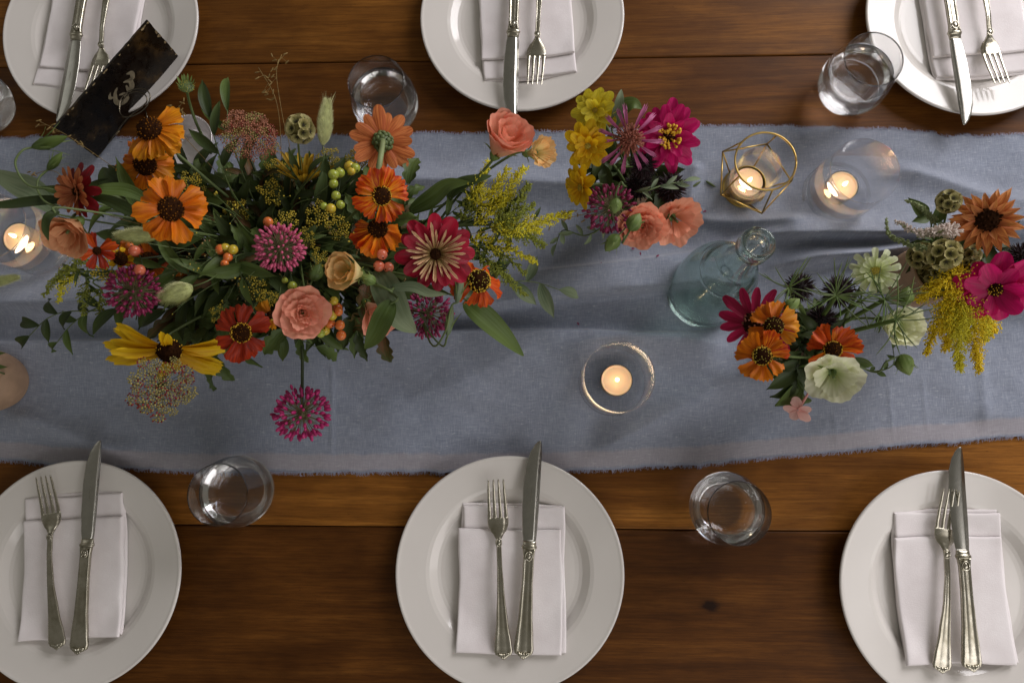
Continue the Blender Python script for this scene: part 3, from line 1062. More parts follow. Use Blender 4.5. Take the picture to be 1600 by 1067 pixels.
# chipped outline
outl = []
for (ua, va), (ub, vb), k in (((0, 0), (1, 0), 26), ((1, 0), (1, 1), 12), ((1, 1), (0, 1), 26), ((0, 1), (0, 0), 12)):
    for i in range(k):
        t = i / k
        j = 0.010 * rnd.random() * (rnd.random() < 0.6)
        u, v = ua + (ub - ua) * t, va + (vb - va) * t
        outl.append((u + (0.5 - u) * j, v + (0.5 - v) * j * 2.2))
n = len(outl)
V = [sp(u, v, 0.0014) for u, v in outl] + [sp(u, v, -0.0014) for u, v in outl]
F = [tuple(range(n)), tuple(reversed(range(n, 2 * n)))] + [(i, (i + 1) % n, n + (i + 1) % n, n + i) for i in range(n)]
build("mirror_plate", V, F, M['mirror'], sign, smooth=False)
for k in range(34):     # chips of bare gilt along the edges
    u, v = (rnd.random(), rnd.choice((0.015, 0.985))) if rnd.random() < 0.55 else (rnd.choice((0.008, 0.992)), rnd.random())
    a, b = rnd.uniform(0.006, 0.022), rnd.uniform(0.012, 0.035)
    pts = [(min(0.998, max(0.002, u + a * math.cos(t) * rnd.uniform(.5, 1.2))), min(0.996, max(0.004, v + b * math.sin(t) * rnd.uniform(.5, 1.2)))) for t in np.linspace(0, 2 * PI, 8)[:-1]]
    build("gilt_chip", [sp(x, y, 0.0017) for x, y in pts], [tuple(range(len(pts)))], M['chip'], sign, smooth=False)


def stroke(pts, w):
    P = spline([(a, b, 0) for a, b in pts], 6)
    V, F = [], []
    for i, p in enumerate(P):
        t = (P[min(i + 1, len(P) - 1)] - P[max(0, i - 1)]).normalized()
        ww = w * (0.25 + 0.75 * math.sin(PI * i / (len(P) - 1)))
        nx, ny = -t.y * ww * 0.45, t.x * ww
        V += [sp(p.x + nx, p.y + ny, 0.0018), sp(p.x - nx, p.y - ny, 0.0018)]
        if i:
            F.append((2 * i - 2, 2 * i - 1, 2 * i + 1, 2 * i))
    return V, F


for pts, w in (([(0.50, 0.62), (0.46, 0.58), (0.42, 0.46), (0.44, 0.36), (0.49, 0.34), (0.50, 0.44), (0.47, 0.50)], 0.05), ([(0.56, 0.60), (0.60, 0.52), (0.58, 0.42), (0.545, 0.42), (0.555, 0.52)], 0.05), ([(0.62, 0.66), (0.65, 0.60), (0.63, 0.52), (0.60, 0.56)], 0.045), ([(0.44, 0.66), (0.41, 0.60), (0.43, 0.54)], 0.03)):
    build("painted_reflection", *stroke(pts, w), M['wire_reflection'], sign, smooth=False)  # pale curls: the wire loop's reflection painted onto the mirror
# wire stand: a loop in front of the plate, a stem down to a foot
lc = [(182, 168), (187, 150), (203, 138), (222, 137), (231, 148), (224, 166), (206, 178), (190, 180), (183, 170), (190, 152), (206, 141), (222, 145), (226, 156), (214, 168)]
path = [at(px, py, 0.062 - 0.0008 * i) + nrm * 0.004 - sign.location for i, (px, py) in enumerate(lc)]
build("wire_loop", *tube(spline(path, 6), 0.0008, 6), M['wire'], sign)
path = [at(px, py, z) - sign.location for px, py, z in ((222, 168, 0.052), (200, 184, 0.040), (178, 212, 0.020), (160, 236, 0.006), (152, 246, 0.003))]
build("wire_stem", *tube(spline(path, 6), 0.0009, 6), M['wire'], sign)
fc = at(196, 190, 0.002) - sign.location
build("wire_foot", *tube([fc + Vector((0.03 * math.cos(a), 0.03 * math.sin(a), 0.0)) for a in np.linspace(0, 2 * PI, 33)], 0.0010, 6), M['wire'], sign)

# small silver bowl tucked behind the flowers
p = at(312, 236, 0.01)
bowl = build("silver_bowl", *lathe(smooth_profile([(0, 0), (0.014, 0.0), (0.016, 0.003), (0.026, 0.012), (0.031, 0.028), (0.0335, 0.040), (0.0325, 0.0405), (0.030, 0.028), (0.0245, 0.0135), (0.012, 0.006), (0, 0.005)], 5), 64), M['chrome'])
bowl.location = (p.x, p.y, cloth_z(p.x, p.y) + 0.001)
tag(bowl, "small bright silver bowl half hidden behind the large flower arrangement", "bowl")
# ------------------------------------------------------------------ flowers: materials
G_STEM = simple("green_stem", srgb(92, 108, 60), 0.55, 0, 0.2, 40)
G_STEM2 = simple("dark_green_stem", srgb(54, 66, 38), 0.6, 0, 0.2, 40)
LEAF = leafy("leaf_green", srgb(66, 84, 34), srgb(94, 112, 52), srgb(104, 124, 76), 0.35, 0.5, 0.22, 9)
LEAF_D = leafy("leaf_dark_green", srgb(46, 58, 26), srgb(68, 82, 38), srgb(70, 88, 52), 0.3, 0.5, 0.18, 9)
LEAF_G = leafy("leaf_grey_green", srgb(98, 116, 86), srgb(124, 138, 104), srgb(146, 156, 126), 0.35, 0.6, 0.2, 9)
LEAF_L = leafy("leaf_fresh_green", srgb(96, 122, 58), srgb(128, 148, 82), srgb(150, 166, 104), 0.35, 0.5, 0.25, 9)
LEAF_R = leafy("leaf_turning", srgb(84, 62, 34), srgb(70, 84, 42), srgb(120, 78, 44), 0.5, 0.55, 0.2, 7)
GOLD_P = leafy("petal_golden", srgb(206, 118, 14), srgb(232, 158, 24), srgb(196, 96, 10), 0.4, 0.5, 0.3, 16)
ORANGE_P = leafy("petal_orange", srgb(214, 108, 12), srgb(234, 136, 18), srgb(190, 82, 10), 0.4, 0.5, 0.3, 16)
FIRE_P = leafy("petal_fire", srgb(238, 160, 24), srgb(226, 104, 16), srgb(188, 52, 10), 0.85, 0.5, 0.3, 9)
EMBER_P = leafy("petal_ember", srgb(206, 84, 18), srgb(222, 96, 20), srgb(178, 50, 16), 0.6, 0.5, 0.28, 14)
RUST_P = leafy("petal_rust", srgb(150, 40, 14), srgb(186, 58, 22), srgb(120, 26, 12), 0.5, 0.5, 0.25, 14)
YEL_P = leafy("petal_yellow", srgb(222, 170, 16), srgb(236, 200, 30), srgb(206, 140, 14), 0.35, 0.5, 0.3, 16)
YEL2_P = leafy("petal_lemon", srgb(230, 208, 40), srgb(244, 226, 64), srgb(196, 184, 52), 0.4, 0.5, 0.3, 14)
DULLY_P = leafy("petal_dull_yellow", srgb(140, 106, 20), srgb(200, 166, 50), srgb(170, 126, 24), 0.4, 0.6, 0.25, 14)
CRIM_P = leafy("petal_crimson", srgb(124, 8, 30), srgb(166, 14, 46), srgb(104, 4, 24), 0.3, 0.45, 0.25, 14)
CREAM_Q = leafy("petal_cream_quill", srgb(140, 130, 66), srgb(222, 196, 150), srgb(206, 120, 110), 0.35, 0.5, 0.25, 6)
TERRA_P = leafy("petal_terracotta", srgb(196, 104, 50), srgb(222, 136, 76), srgb(170, 78, 38), 0.6, 0.55, 0.3, 12)
MAROON_P = leafy("petal_maroon", srgb(96, 14, 20), srgb(128, 18, 28), srgb(70, 8, 14), 0.4, 0.5, 0.22, 12)
TAN_P = leafy("petal_tan_reverse", srgb(172, 104, 64), srgb(196, 126, 76), srgb(140, 48, 36), 0.5, 0.55, 0.22, 12)
PINK_P = leafy("petal_hot_pink", srgb(176, 8, 84), srgb(216, 16, 110), srgb(150, 4, 70), 0.3, 0.45, 0.28, 12)
ECHI_P = leafy("petal_deep_rose", srgb(160, 14, 62), srgb(198, 30, 86), srgb(130, 6, 46), 0.4, 0.5, 0.25, 10)
MAUVE_P = leafy("petal_mauve", srgb(184, 96, 140), srgb(208, 122, 166), srgb(160, 70, 116), 0.4, 0.5, 0.3, 10)
PEACH_P = leafy("petal_peach", srgb(232, 190, 140), srgb(242, 184, 150), srgb(230, 160, 128), 0.3, 0.6, 0.32, 14, edge=srgb(240, 162, 138))
PEACH2_P = leafy("petal_pale_peach", srgb(216, 168, 116), srgb(232, 176, 130), srgb(214, 140, 98), 0.4, 0.6, 0.32, 14)
CREAM_P = leafy("petal_cream", srgb(206, 204, 130), srgb(240, 220, 160), srgb(222, 190, 120), 0.3, 0.6, 0.32, 14, edge=srgb(238, 186, 122))
CORAL_P = leafy("petal_coral", srgb(226, 158, 112), srgb(244, 170, 138), srgb(232, 140, 112), 0.35, 0.6, 0.32, 14)
WHITE_P = leafy("petal_greenish_white", srgb(190, 204, 130), srgb(236, 236, 206), srgb(216, 222, 176), 0.25, 0.6, 0.35, 14)
PALEG_P = leafy("petal_pale_green_white", srgb(150, 172, 70), srgb(218, 226, 166), srgb(190, 206, 130), 0.3, 0.6, 0.35, 14, edge=srgb(232, 236, 204))
BLUSH_P = leafy("petal_blush", srgb(232, 176, 166), srgb(240, 196, 186), srgb(220, 150, 140), 0.3, 0.55, 0.35, 14)
RUDB_P = leafy("petal_rudbeckia", srgb(166, 70, 36), srgb(226, 156, 84), srgb(186, 92, 54), 0.55, 0.55, 0.28, 12)
DISC_D = simple("disc_dark", srgb(46, 24, 8), 0.9, 0, 0.3, 300, 0.08)
DISC_DOT = simple("disc_brown_floret", srgb(124, 76, 18), 0.9, 0, 0.4, 500, 0.08)
DOT_Y = simple("pollen_yellow", srgb(226, 176, 40), 0.6, 0, 0.2, 500)
DOT_YG = simple("pollen_green_yellow", srgb(176, 160, 52), 0.6, 0, 0.3, 500)
ALL_1 = simple("allium_pink", srgb(196, 84, 118), 0.5, 0, 0.25, 300)
ALL_2 = simple("allium_magenta", srgb(178, 34, 104), 0.5, 0, 0.25, 300)
ALL_3 = simple("allium_wine", srgb(142, 32, 80), 0.5, 0, 0.3, 300)
ALL_ST = simple("allium_stalk", srgb(118, 110, 74), 0.6, 0, 0.3, 200)
TAIL = simple("bunny_tail_core", srgb(176, 182, 122), 0.9, 0, 0.15, 200)
TAIL_H = simple("bunny_tail_hair", srgb(206, 208, 152), 0.8, 0, 0.15, 200)
POD = leafy("pod_paper", srgb(106, 106, 56), srgb(176, 168, 108), srgb(140, 134, 80), 0.4, 0.7, 0.25, 10, edge=srgb(206, 194, 142))
POD_C = simple("pod_core", srgb(112, 104, 56), 0.8, 0, 0.3, 200)
POD_S = simple("pod_star", srgb(40, 34, 18), 0.8)
SPIKE_D = simple("cone_spikes_dark", srgb(44, 18, 26), 0.55, 0, 0.4, 400)
SPIKE_C = simple("cone_core_dark", srgb(30, 20, 18), 0.8)
LACE_R = simple("lace_rust_floret", srgb(138, 44, 38), 0.7, 0, 0.45, 700)
LACE_G = simple("lace_green_floret", srgb(158, 146, 84), 0.7, 0, 0.35, 700)
LACE_P = simple("lace_pinkbrown_floret", srgb(176, 116, 88), 0.7, 0, 0.5, 900)
DILL = simple("dill_floret", srgb(206, 184, 60), 0.7, 0, 0.3, 600)
ROD_Y = simple("goldenrod_yellow", srgb(226, 216, 52), 0.7, 0, 0.25, 500)
ROD_D = simple("goldenrod_deep_yellow", srgb(238, 204, 16), 0.7, 0, 0.25, 500)
ROD_G = simple("goldenrod_green", srgb(142, 150, 52), 0.7, 0, 0.3, 500)
VER_W = simple("veronica_white", srgb(226, 210, 200), 0.7, 0, 0.15, 500)
VER_G = simple("veronica_bud", srgb(150, 162, 112), 0.7, 0, 0.2, 500)
BEE_C = simple("bee_balm_centre", srgb(150, 84, 64), 0.7, 0, 0.4, 500)
WISP = simple("dry_grass", srgb(136, 112, 62), 0.8, 0, 0.3, 300)
BERRY = {}
for nm, a, b in (("green", (150, 166, 60), (176, 182, 76)), ("yellow", (196, 180, 56), (210, 170, 60)), ("orange", (224, 132, 62), (216, 96, 50)), ("coral", (226, 128, 96), (214, 104, 76))):
    t = NT("berry_" + nm)
    tc = t.n("ShaderNodeTexCoord").outputs["Object"]
    t.l(t.ramp(t.noise(tc, 120, 2), [(0.35, srgb(*a)), (0.65, srgb(*b))]), t.bsdf.inputs["Base Color"])
    t.bsdf.inputs["Roughness"].default_value = 0.22
    BERRY[nm] = t.mat

# ------------------------------------------------------------------ flowers: shapes


def petal(L, W, mat, shape='wedge', curl=(0.0, 0.0), cup=0.3, notch=0.0, seed=0, nu=10, nv=8, ripple=0.0, rag=0.0, name="petal"):
    V, UV, F = [], [], []
    R = random.Random(seed * 131 + 7)
    ph = R.uniform(0, 6)
    for i in range(nu + 1):
        t = i / nu
        rnd_tip = 0.0
        if shape == 'wedge':
            w = (0.24 + 0.76 * t ** 0.8) * (1 - 0.08 * sm(0.86, 1.0, t))
            rnd_tip = 0.16
        elif shape == 'ellipse':
            w = 0.34 + 0.66 * math.sin(PI / 2 * min(1, t * 1.5)) - 0.12 * sm(0.75, 1, t)
            rnd_tip = 0.46
        elif shape == 'lance':
            w = max(0.02, math.sin(PI * (0.04 + 0.955 * t ** 0.85))) ** 0.9
        elif shape == 'strap':
            w = 0.55 + 0.45 * math.sin(PI * min(1, t * 1.1) * 0.5) - 0.25 * sm(0.8, 1, t)
            rnd_tip = 0.4
        elif shape == 'lobed':
            w = max(0.03, math.sin(PI * (0.05 + 0.93 * t ** 0.9))) ** 0.7 * (0.66 + 0.42 * abs(math.sin(t * 10.5 + ph)))
        elif shape == 'quill':
            w = 0.55 + 0.45 * t - 0.55 * sm(0.9, 1, t)
        for j in range(nv + 1):
            s = j / nv * 2 - 1
            x = t * L
            if t > 0.6:
                x += L * notch * (math.cos(3 * PI * s + ph * 0.2) - 0.4) * sm(0.75, 1, t)
                x -= L * 0.04 * s * s * sm(0.7, 1, t)
                x += L * rag * noise.noise((s * 4.0 + seed * 3.1, t * 2, seed)) * sm(0.7, 1, t)
            x -= W * rnd_tip * (1 - math.sqrt(max(0, 1 - (0.99 * s) ** 2))) * sm(0.45, 1, t)
            y = s * w * W / 2
            y += W * rag * 0.6 * noise.noise((t * 5 + seed, s * 2, 3.0))
            z = L * (curl[0] * t + curl[1] * t * t) + cup * W * 0.5 * (s * s) * w
            z += ripple * W * math.sin(s * 5 + t * 4 + ph) * t
            V.append((x, y, z)); UV.append((t, (s + 1) / 2))
    for i in range(nu):
        for j in range(nv):
            a = i * (nv + 1) + j
            F.append((a, a + nv + 1, a + nv + 2, a + 1))
    return mesh_data(name, V, F, mat, True, UV)


class Bloom:
    """A cut stem with its head: px, py and z say where the head is, lean tips it away from facing up at us (image right, image down)."""

    def __init__(self, name, label, cat, px, py, z, rpx, lean, base, group=None, stem=True, stem_mat=None, stem_r=0.0014, back=0.025, spin=None):
        self.head = at(px, py, z)
        self.r = metres(rpx, self.head)
        to = (CAM - self.head).normalized()
        self.n = (to + CR * lean[0] + CD * lean[1]).normalized()
        self.base = Vector(base)
        self.root = thing(name, label, cat, tuple(self.base), 0, group)
        X = (CR - self.n * CR.dot(self.n)).normalized(); Y = self.n.cross(X)
        F0 = Matrix(((X.x, Y.x, self.n.x, 0), (X.y, Y.y, self.n.y, 0), (X.z, Y.z, self.n.z, 0), (0, 0, 0, 1)))
        self.H = Matrix.Translation(self.head - self.base) @ F0 @ Matrix.Rotation(rnd.uniform(0, 6.28) if spin is None else spin, 4, 'Z')
        self.R = random.Random(int(px * 7 + py * 13))
        if stem:
            h = self.head - self.base
            b = Vector((0, 0, 0))
            p1 = h - self.n * back
            p2 = p1 * 0.5 + Vector((0, 0, 0.006)) + Vector((self.R.uniform(-.006, .006), self.R.uniform(-.006, .006), 0))
            pts = spline([b, p2, p1, h - self.n * 0.002], 6)
            k = len(pts)
            self.stem_pts = pts
            build("stem", *tube(pts, [stem_r * (1.15 - 0.2 * i / k) for i in range(k)], 7), stem_mat or G_STEM, self.root)

    def petals(self, meshes, n, r0, z0, tilt, jit=0.12, phase=0.0, arc=(0, 2 * PI), scale=1.0, roll=0.15):
        for i in range(n):
            a = arc[0] + (arc[1] - arc[0]) * (i + 0.5) / n + phase + self.R.uniform(-1, 1) * jit * (arc[1] - arc[0]) / n
            t = tilt + self.R.uniform(-jit, jit)
            s = scale * self.R.uniform(0.86, 1.1)
            Mx = self.H @ Matrix.Rotation(a, 4, 'Z') @ Matrix.Translation((r0 * self.r, 0, z0 * self.r + self.R.uniform(0, 0.0006))) @ Matrix.Rotation(-t, 4, 'Y') @ Matrix.Rotation(self.R.uniform(-roll, roll), 4, 'X') @ Matrix.Scale(s, 4)
            obj("petal", self.R.choice(meshes), self.root, Mx)

    def disc(self, rf, hf, core, dots, ring=None, n=90, dot_r=0.055, z0=0.0, ring_n=34):
        R = rf * self.r
        prof = [(0, hf * R * 1.0)] + [(R * math.sin(a), hf * R * math.cos(a)) for a in np.linspace(0.15, PI / 2, 8)] + [(R * 0.5, -0.4 * R)]
        T = Matrix.Translation((0, 0, z0 * self.r))
        d = build("disc", *lathe(prof[::-1], 24), core, self.root, matrix=self.H @ T)
        parts = []
        for q in fib_dirs(n, 0.02, 1.0, 0.04, self.R):
            p = Vector((q.x * R, q.y * R, q.z * R * hf))
            parts.append(shift(blob(dot_r * R * self.R.uniform(.8, 1.3), 5, 3, 1, 1, 1.7), Matrix.Translation(p) @ aim(Vector((q.x, q.y, q.z / max(hf, 0.3))))))
        fo = build("florets", *join(parts), dots, d, stuff=True)
        fo.data.materials.append(core)
        nf = len(parts[0][1])
        pick = [int(self.R.random() < 0.45) for _ in parts]
        fo.data.polygons.foreach_set("material_index", [p for p in pick for _ in range(nf)])
        if ring is not None:
            parts = []
            for i in range(ring_n * 2):
                a = 2.399963 * i
                rr = self.R.uniform(0.86, 1.05) * R
                zz = hf * R * math.sqrt(max(0, 1 - min(1, (rr / R)) ** 2)) + 0.06 * R
                parts.append(shift(blob(0.075 * R * self.R.uniform(.7, 1.2), 5, 3), Matrix.Translation((rr * math.cos(a), rr * math.sin(a), zz))))
            build("pollen_dots", *join(parts), ring, d, stuff=True)

    def calyx(self, r, mat=None):
        V, F = lathe([(0, -r * 1.5), (r * 0.5, -r * 1.3), (r * 0.95, -r * 0.7), (r, -r * 0.1), (r * 0.8, 0), (0, 0)], 14)
        build("calyx", V, F, mat or G_STEM, self.root, matrix=self.H)

    def leaves(self, n, size, mat=None, shape='lance', t0=0.2, t1=0.8, wide=0.3):
        me = leaf_mesh(size, size * wide, mat or LEAF, shape)
        k = len(self.stem_pts)
        for i in range(n):
            p = self.stem_pts[int((t0 + (t1 - t0) * (i + self.R.random()) / n) * (k - 1))]
            Mx = Matrix.Translation(p) @ Matrix.Rotation(self.R.uniform(0, 6.28), 4, 'Z') @ Matrix.Rotation(-self.R.uniform(-0.2, 0.7), 4, 'Y')
            obj("leaf", me, self.root, Mx)


_leaf_cache = {}


def leaf_mesh(L, W, mat, shape='lance', v=None):
    v = rnd.randrange(3) if v is None else v
    key = (round(L, 4), round(W, 4), mat.name, shape, v)
    if key not in _leaf_cache:
        _leaf_cache[key] = petal(L, W, mat, shape, ((0.30, -0.45), (0.1, -0.2), (0.45, -0.75))[v], 0.45, 0, v + 11, 12 if shape == 'lance' else 22, 4, 0.06 if shape != 'lobed' else 0.1, 0.0, "leaf")
    return _leaf_cache[key]


BASE_A = Vector(at(447, 392, 0.075))     # mouth of the big bowl
BASE_B = Vector(at(985, 288, 0.070))
BASE_C = Vector(at(1262, 528, 0.065))
BASE_D = Vector(at(1462, 420, 0.066))


def near(b, s=0.02):
    return b + Vector((rnd.uniform(-s, s), rnd.uniform(-s, s), rnd.uniform(-0.02, 0)))


HEL = "helenium blooms in the arrangements"


def helenium(label, px, py, z, rpx, lean, base, mats, n=12, disc_r=0.36, tilt=-0.05, dome=0.75, ring=DOT_Y, core=DISC_D, dots=DISC_DOT, arc=(0, 2 * PI), spin=None, drop=0.0, wid=0.80, notch=0.07, curl=(0.10, -0.18)):
    b = Bloom("helenium_flower", label, "flower", px, py, z, rpx, lean, near(base), HEL, spin=spin)
    L = b.r * (1 - disc_r * 0.8)
    ms = []
    for k in range(4):
        for mt in mats:
            ms.append(petal(L, L * wid * (12 / n) ** 0.5 * b.R.uniform(.9, 1.1), mt, 'wedge', (curl[0] + b.R.uniform(-.14, .14), curl[1] + b.R.uniform(-.25, .1)), b.R.uniform(-0.15, 0.6), notch * b.R.uniform(.6, 1.4), int(px) + k * 3, ripple=0.10, rag=0.05))
    b.petals(ms, n, disc_r * 0.75, 0.0, tilt + drop, 0.36, arc=arc, roll=0.45)
    b.disc(disc_r, dome, core, dots, ring)
    b.calyx(b.r * 0.2)
    return b


def zinnia(name, label, px, py, z, rpx, lean, base, mats, rings, core=DISC_D, dots=DISC_DOT, disc_r=0.18, dome=0.8, ring=None, shape='ellipse', group=None, stem_mat=None, stem_r=0.0019, wide=0.46, calyx=True, spin=None):
    b = Bloom(name, label, "flower", px, py, z, rpx, lean, near(base), group, stem_mat=stem_mat, stem_r=stem_r, spin=spin)
    for k, (n, lf, tilt, z0, mt, wf) in enumerate(rings):
        L = b.r * lf
        ms = [petal(L, b.r * wide * wf, mt, shape, (b.R.uniform(0.0, 0.12), b.R.uniform(-0.25, -0.05)), b.R.uniform(0.2, 0.45), 0.0, int(px) + k * 17 + q, ripple=0.03) for q in range(3)]
        b.petals(ms, n, 0.08, z0, tilt, 0.14, phase=k * 0.37)
    b.disc(disc_r, dome, core, dots, ring, n=60, dot_r=0.09)
    if calyx:
        b.calyx(b.r * 0.26)
    return b


def ruffled_petal(R, H, span, r_in, r_out, flare, ruff, mat, seed, droop=0.15):
    V, UV, F = [], [], []
    RR = random.Random(seed)
    p1, p2 = RR.uniform(0, 6), RR.uniform(0, 6)
    NS, NTT = 26, 12
    for i in range(NTT + 1):
        t = i / NTT
        for j in range(NS + 1):
            s = j / NS * 2 - 1
            te = t * (1 - 0.16 * abs(s) ** 2.5)
            a = span * s * (0.62 + 0.38 * t)
            e = te ** 4
            rad = R * (r_in + (r_out - r_in) * te ** flare) + R * e * ruff * (math.sin(5 * s + p1) + 0.35 * math.sin(17 * s + p2))
            z = H * (te - droop * te ** 3) + R * e * ruff * (math.cos(6 * s + p2) + 0.4 * math.sin(19 * s + p1))
            V.append((rad * math.cos(a), rad * math.sin(a), z)); UV.append((t, (s + 1) / 2))
    for i in range(NTT):
        for j in range(NS):
            a = i * (NS + 1) + j
            F.append((a, a + 1, a + NS + 2, a + NS + 1))
    return mesh_data("petal", V, F, mat, True, UV)


def lisianthus(label, px, py, z, rpx, lean, base, mat, layers=None, ruff=0.06, depth=1.0, stem_mat=None, calyx=0.22, inner=True, spin=None, group="lisianthus blooms in the arrangements"):
    b = Bloom("lisianthus_flower", label, "flower", px, py, z, rpx, lean, near(base), group, stem_mat=stem_mat, back=0.045, spin=spin)
    D = depth * b.r
    T = Matrix.Translation((0, 0, -0.75 * D))
    layers = layers or [(5, 0.78, 0.10, 1.0, 1.3, 0.85), (5, 0.75, 0.08, 0.70, 1.6, 0.98), (4, 0.85, 0.06, 0.42, 1.8, 1.02), (3, 1.1, 0.04, 0.20, 1.4, 0.98)]
    for k, (n, span, ri, ro, fl, hh) in enumerate(layers):
        for i in range(n):
            me = ruffled_petal(b.r, D * hh, span, ri, ro, fl, ruff * (0.6 + 0.4 * ro), mat, int(px * 3) + k * 31 + i * 7)
            obj("petal", me, b.root, b.H @ T @ Matrix.Rotation(2 * PI * i / n + k * 0.6 + b.R.uniform(-.15, .15), 4, 'Z') @ Matrix.Rotation(b.R.uniform(-.05, .05), 4, 'Y'))
    V, F = lathe([(0, -0.45 * b.r), (calyx * b.r * 0.45, -0.38 * b.r), (calyx * b.r, -0.12 * b.r), (calyx * b.r * 0.9, 0.12 * b.r), (calyx * b.r * 0.6, 0.14 * b.r), (0, 0.0)], 12)
    build("calyx", V, F, LEAF_L if stem_mat is None else stem_mat, b.root, matrix=b.H @ T)
    for i in range(5):
        obj("sepal", leaf_mesh(b.r * 0.8, b.r * 0.12, LEAF_L, 'lance', 1), b.root, b.H @ T @ Matrix.Rotation(i * 1.257, 4, 'Z') @ Matrix.Translation((calyx * b.r * 0.7, 0, -0.05 * b.r)) @ Matrix.Rotation(-0.9, 4, 'Y'))
    return b


def allium(label, px, py, z, rpx, base, mat, n=170, straight=None):
    b = Bloom("allium_flower", label, "flower", px, py, z, rpx, (0, 0), base if straight else near(base), "drumstick alliums in the arrangements", stem=straight is None, stem_mat=G_STEM, stem_r=0.0017)
    if straight:
        h = b.head - b.base
        pts = [Vector(p) - b.base for p in straight] + [h]
        b.stem_pts = spline(pts, 6)
        build("stem", *tube(b.stem_pts, 0.0017, 7), G_STEM2, b.root)
    st, bd = [], []
    H = Matrix.Translation(b.head - b.base)
    for q in fib_dirs(n, -0.85, 1.0, 0.06, b.R):
        rr = b.r * b.R.uniform(0.74, 0.98)
        st.append(shift(tube([q * b.r * 0.12, q * rr * 0.85], 0.00032, 4, False), H))
        bd.append(shift(blob(b.r * 0.075 * b.R.uniform(.8, 1.2), 6, 5, 0.8, 0.8, 1.55), H @ Matrix.Translation(q * rr) @ aim(q + Vector((b.R.uniform(-.2, .2), b.R.uniform(-.2, .2), 0)))))
    build("flower_stalks", *join(st), ALL_ST, b.root, stuff=True)
    build("flower_buds", *join(bd), mat, b.root, stuff=True)
    build("core", *blob(b.r * 0.16, 8, 6), ALL_ST, b.root, matrix=H)
    return b


def bunny_tail(label, px, py, z, lpx, wpx, ang, base, awns=False):
    """ang: direction of the tip in the picture, degrees, 0 = right, 90 = up."""
    head = at(px, py, z)
    L, W = metres(lpx, head), metres(wpx, head)
    d = (CR * math.cos(math.radians(ang)) - CD * math.sin(math.radians(ang)) - CF * 0.15).normalized()
    bs = near(base)
    r = thing("bunny_tail_grass", label, "grass head", tuple(bs), 0, "bunny tail grasses in the arrangements")
    H = Matrix.Translation(head - bs) @ aim(d)
    R = random.Random(int(px))
    prof = [(W / 2 * 0.82 * math.sin(PI * t) ** 0.6 * (1 - 0.35 * t), (t - 0.5) * L * 0.95) for t in np.linspace(0.0, 1, 14)]
    prof[0] = (0, prof[0][1]); prof[-1] = (0, prof[-1][1])
    build("seed_head", *lathe(prof, 20), TAIL, r, matrix=H)
    parts = []
    for k in range(3200):
        t = R.uniform(0.01, 0.99); a = R.uniform(0, 6.283)
        rr = W / 2 * 0.80 * math.sin(PI * t) ** 0.6 * (1 - 0.35 * t)
        p = Vector((rr * math.cos(a), rr * math.sin(a), (t - 0.5) * L * 0.95))
        dd = Vector((math.cos(a) * 0.9, math.sin(a) * 0.9, 1.1)).normalized()
        l = W * R.uniform(0.12, 0.30)
        side = dd.orthogonal().normalized() * 0.00011
        parts.append(([p - side, p + side, p + dd * l], [(0, 1, 2)]))
    if awns:
        for k in range(40):
            a = R.uniform(0, 6.283); t = R.uniform(0.6, 0.98)
            p = Vector((0.2 * W * math.cos(a), 0.2 * W * math.sin(a), (t - 0.5) * L * 0.95))
            dd = Vector((math.cos(a) * 0.35, math.sin(a) * 0.35, 1)).normalized()
            side = dd.orthogonal().normalized() * 0.0001
            parts.append(([p - side, p + side, p + dd * W * R.uniform(.4, .9)], [(0, 1, 2)]))
    build("hairs", *join(parts), TAIL_H, r, matrix=H, stuff=True)
    h = head - bs - d * L * 0.45
    build("stem", *tube(spline([Vector((0, 0, 0)), h * 0.5 + Vector((0, 0, 0.012)), h - d * 0.02, h], 5), 0.0006, 5), G_STEM, r)
    return r


